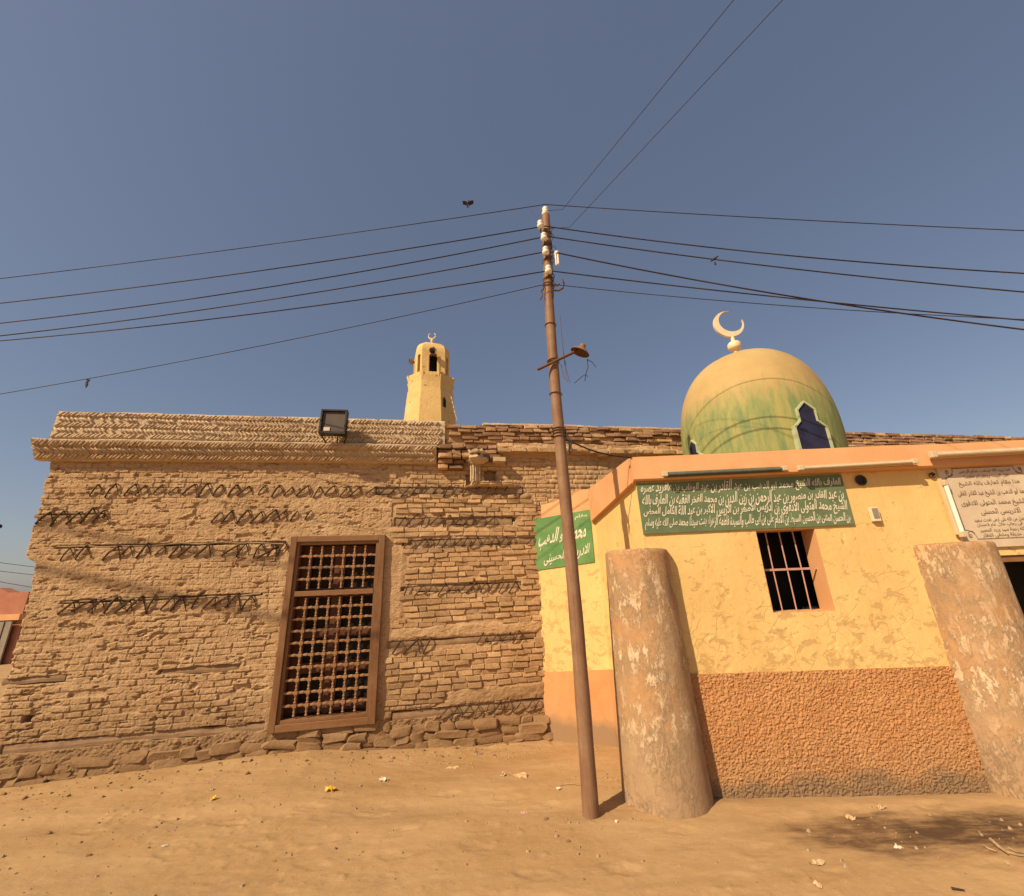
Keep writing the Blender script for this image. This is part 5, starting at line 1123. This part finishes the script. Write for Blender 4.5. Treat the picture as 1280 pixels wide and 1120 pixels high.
scrap('paper_scrap', 'curled pale scrap close to the porch wall foot', 'litter', 1102, 1013, 0.08, 0.05, 0.03, M['cardboard'], 10, G)
scrap('paper_scrap', 'small pale lump at the bottom of the frame', 'litter', 1023, 1109, 0.04, 0.05, 0.02, M['cardboard'], 11, G)
scrap('paper_scrap', 'pale sliver in the middle of the dark patch', 'litter', 1124, 1062, 0.06, 0.025, 0.015, M['paper'], 12, G)
scrap('paper_scrap', 'faded pink scrap on the dirt left of the pole foot', 'litter', 655, 1016, 0.07, 0.04, 0.012, M['barpaint'], 13, G)
scrap('paper_scrap', 'pale chip on the dirt below the left pillar gap', 'litter', 771, 1029, 0.03, 0.03, 0.02, M['paper'], 14, G)
scrap('paper_scrap', 'buff smear of paper before the footing stones', 'litter', 566, 950, 0.15, 0.06, 0.012, M['cardboard'], 15, G)
scrap('paper_scrap', 'tiny white chip left of the long twig', 'litter', 206, 1059, 0.05, 0.03, 0.012, M['paper'], 16, G)
def stick(label, pxs, r_, m, lift=0.012):
    P = [gpt(*p) + Vector((0, 0, lift)) for p in pxs]; o = MB().tube([p - P[0] for p in P], [r_] + [r_ * 0.9] * (len(P) - 2) + [r_ * 0.5], 6).build('stick', m, None, 60); o.location = P[0]; return tag(o, label, 'stick', 'dry sticks on the dirt')
stick('thickest pale stick slanting in the dark patch at the right', ((1240, 1055), (1251, 1065), (1262, 1073)), 0.012, M['twig'], 0.02)
stick('long pale stick running to the right frame edge', ((1258, 1069), (1275, 1073), (1300, 1074)), 0.007, M['twig'])
stick('short stick left of the thick slanting one', ((1231, 1061), (1238, 1066), (1247, 1069)), 0.008, M['twig'])
stick('thin upper stick in the dark patch at the right', ((1262, 1064), (1272, 1069), (1284, 1070)), 0.005, M['twig'])
stick('short dark stick near the bottom right corner', ((1190, 1112), (1206, 1114)), 0.007, M['tie'])
stick('thin twig on the dirt beside the pale scrap near the pole', ((700, 982), (716, 981), (724, 983)), 0.004, M['twig'])
# pebbles and crumbs: too many to count
items = []
peb = [STN[0], STN[3], STN[5], STN[7]]
tri = []
for k in range(1500):
    x = random.uniform(-6, 5.5); y = 2.4 + 4.3 * random.random() ** 0.8
    if wallA((x, y, 0))[1] > -0.06 or (x > 1.2 and y > 4.7): continue
    sz = 0.006 + 0.014 * random.random() ** 4
    if random.random() < 0.3: u_, d_ = wallA((x, y, 0)); x, y = (Vector((x, y, 0)) + NA * (-d_ - abs(random.gauss(0, 0.3)) - 0.12))[:2]
    if x > 0.9 and y > 4.6: continue
    tri.append((x, y, sz))
V = []; F = []
for (x, y, sz) in tri:
    z = float(ground_z(x, y)); b0 = len(V); a0 = random.uniform(0, 6.28)
    for k in range(5): a = a0 + k * 1.2566; V.append((x + sz * math.cos(a) * random.uniform(.7, 1.3), y + sz * math.sin(a) * random.uniform(.7, 1.2), z - 0.003))
    for k in range(5): a = a0 + k * 1.2566; V.append((x + 0.6 * sz * math.cos(a) * random.uniform(.6, 1.2), y + 0.6 * sz * math.sin(a), z + sz * random.uniform(0.6, 1.0)))
    for k in range(5): k2 = (k + 1) % 5; F.append((b0 + k, b0 + k2, b0 + 5 + k2, b0 + 5 + k))
    F.append(tuple(b0 + 5 + k for k in range(5)))
me = bpy.data.meshes.new('gravel'); me.from_pydata(V, [], F); me.update()
link('gravel', me, M['pebble'], None, kind='stuff')
it = []
for k in range(90):
    u = random.uniform(-3.5, 3.0); d = 0.06 + abs(random.gauss(0, 0.22)); p = PA + UA * u - NA * d; sz = 0.010 + 0.026 * random.random() ** 3
    it.append((random.choice(STN), Matrix.LocRotScale(Vector((p.x, p.y, float(ground_z(p.x, p.y)) + sz * 0.15)), Matrix.Rotation(random.uniform(0, 6.3), 3, 'Z'), Vector((sz * 1.4, sz, sz * 0.8)))))
for k in range(45):
    x, y = random.uniform(-5, 5), random.uniform(2.6, 4.5); sz = 0.010 + 0.026 * random.random() ** 3
    it.append((random.choice(STN), Matrix.LocRotScale(Vector((x, y, float(ground_z(x, y)) + sz * 0.1)), Matrix.Rotation(random.uniform(0, 6.3), 3, 'Z'), Vector((sz * 1.4, sz, sz * 0.7)))))
V = []; F = []; nb = 0
for me_, mx in it:
    v = np.array([q.co[:] for q in me_.vertices]); A = np.array(mx); V.append(v @ A[:3, :3].T + A[:3, 3]); F.append(np.array([q.vertices[:] for q in me_.polygons]) + nb); nb += len(v)
link('rubble', npmesh('rubble', np.concatenate(V), np.concatenate(F)), M['stone'], None, kind='stuff')
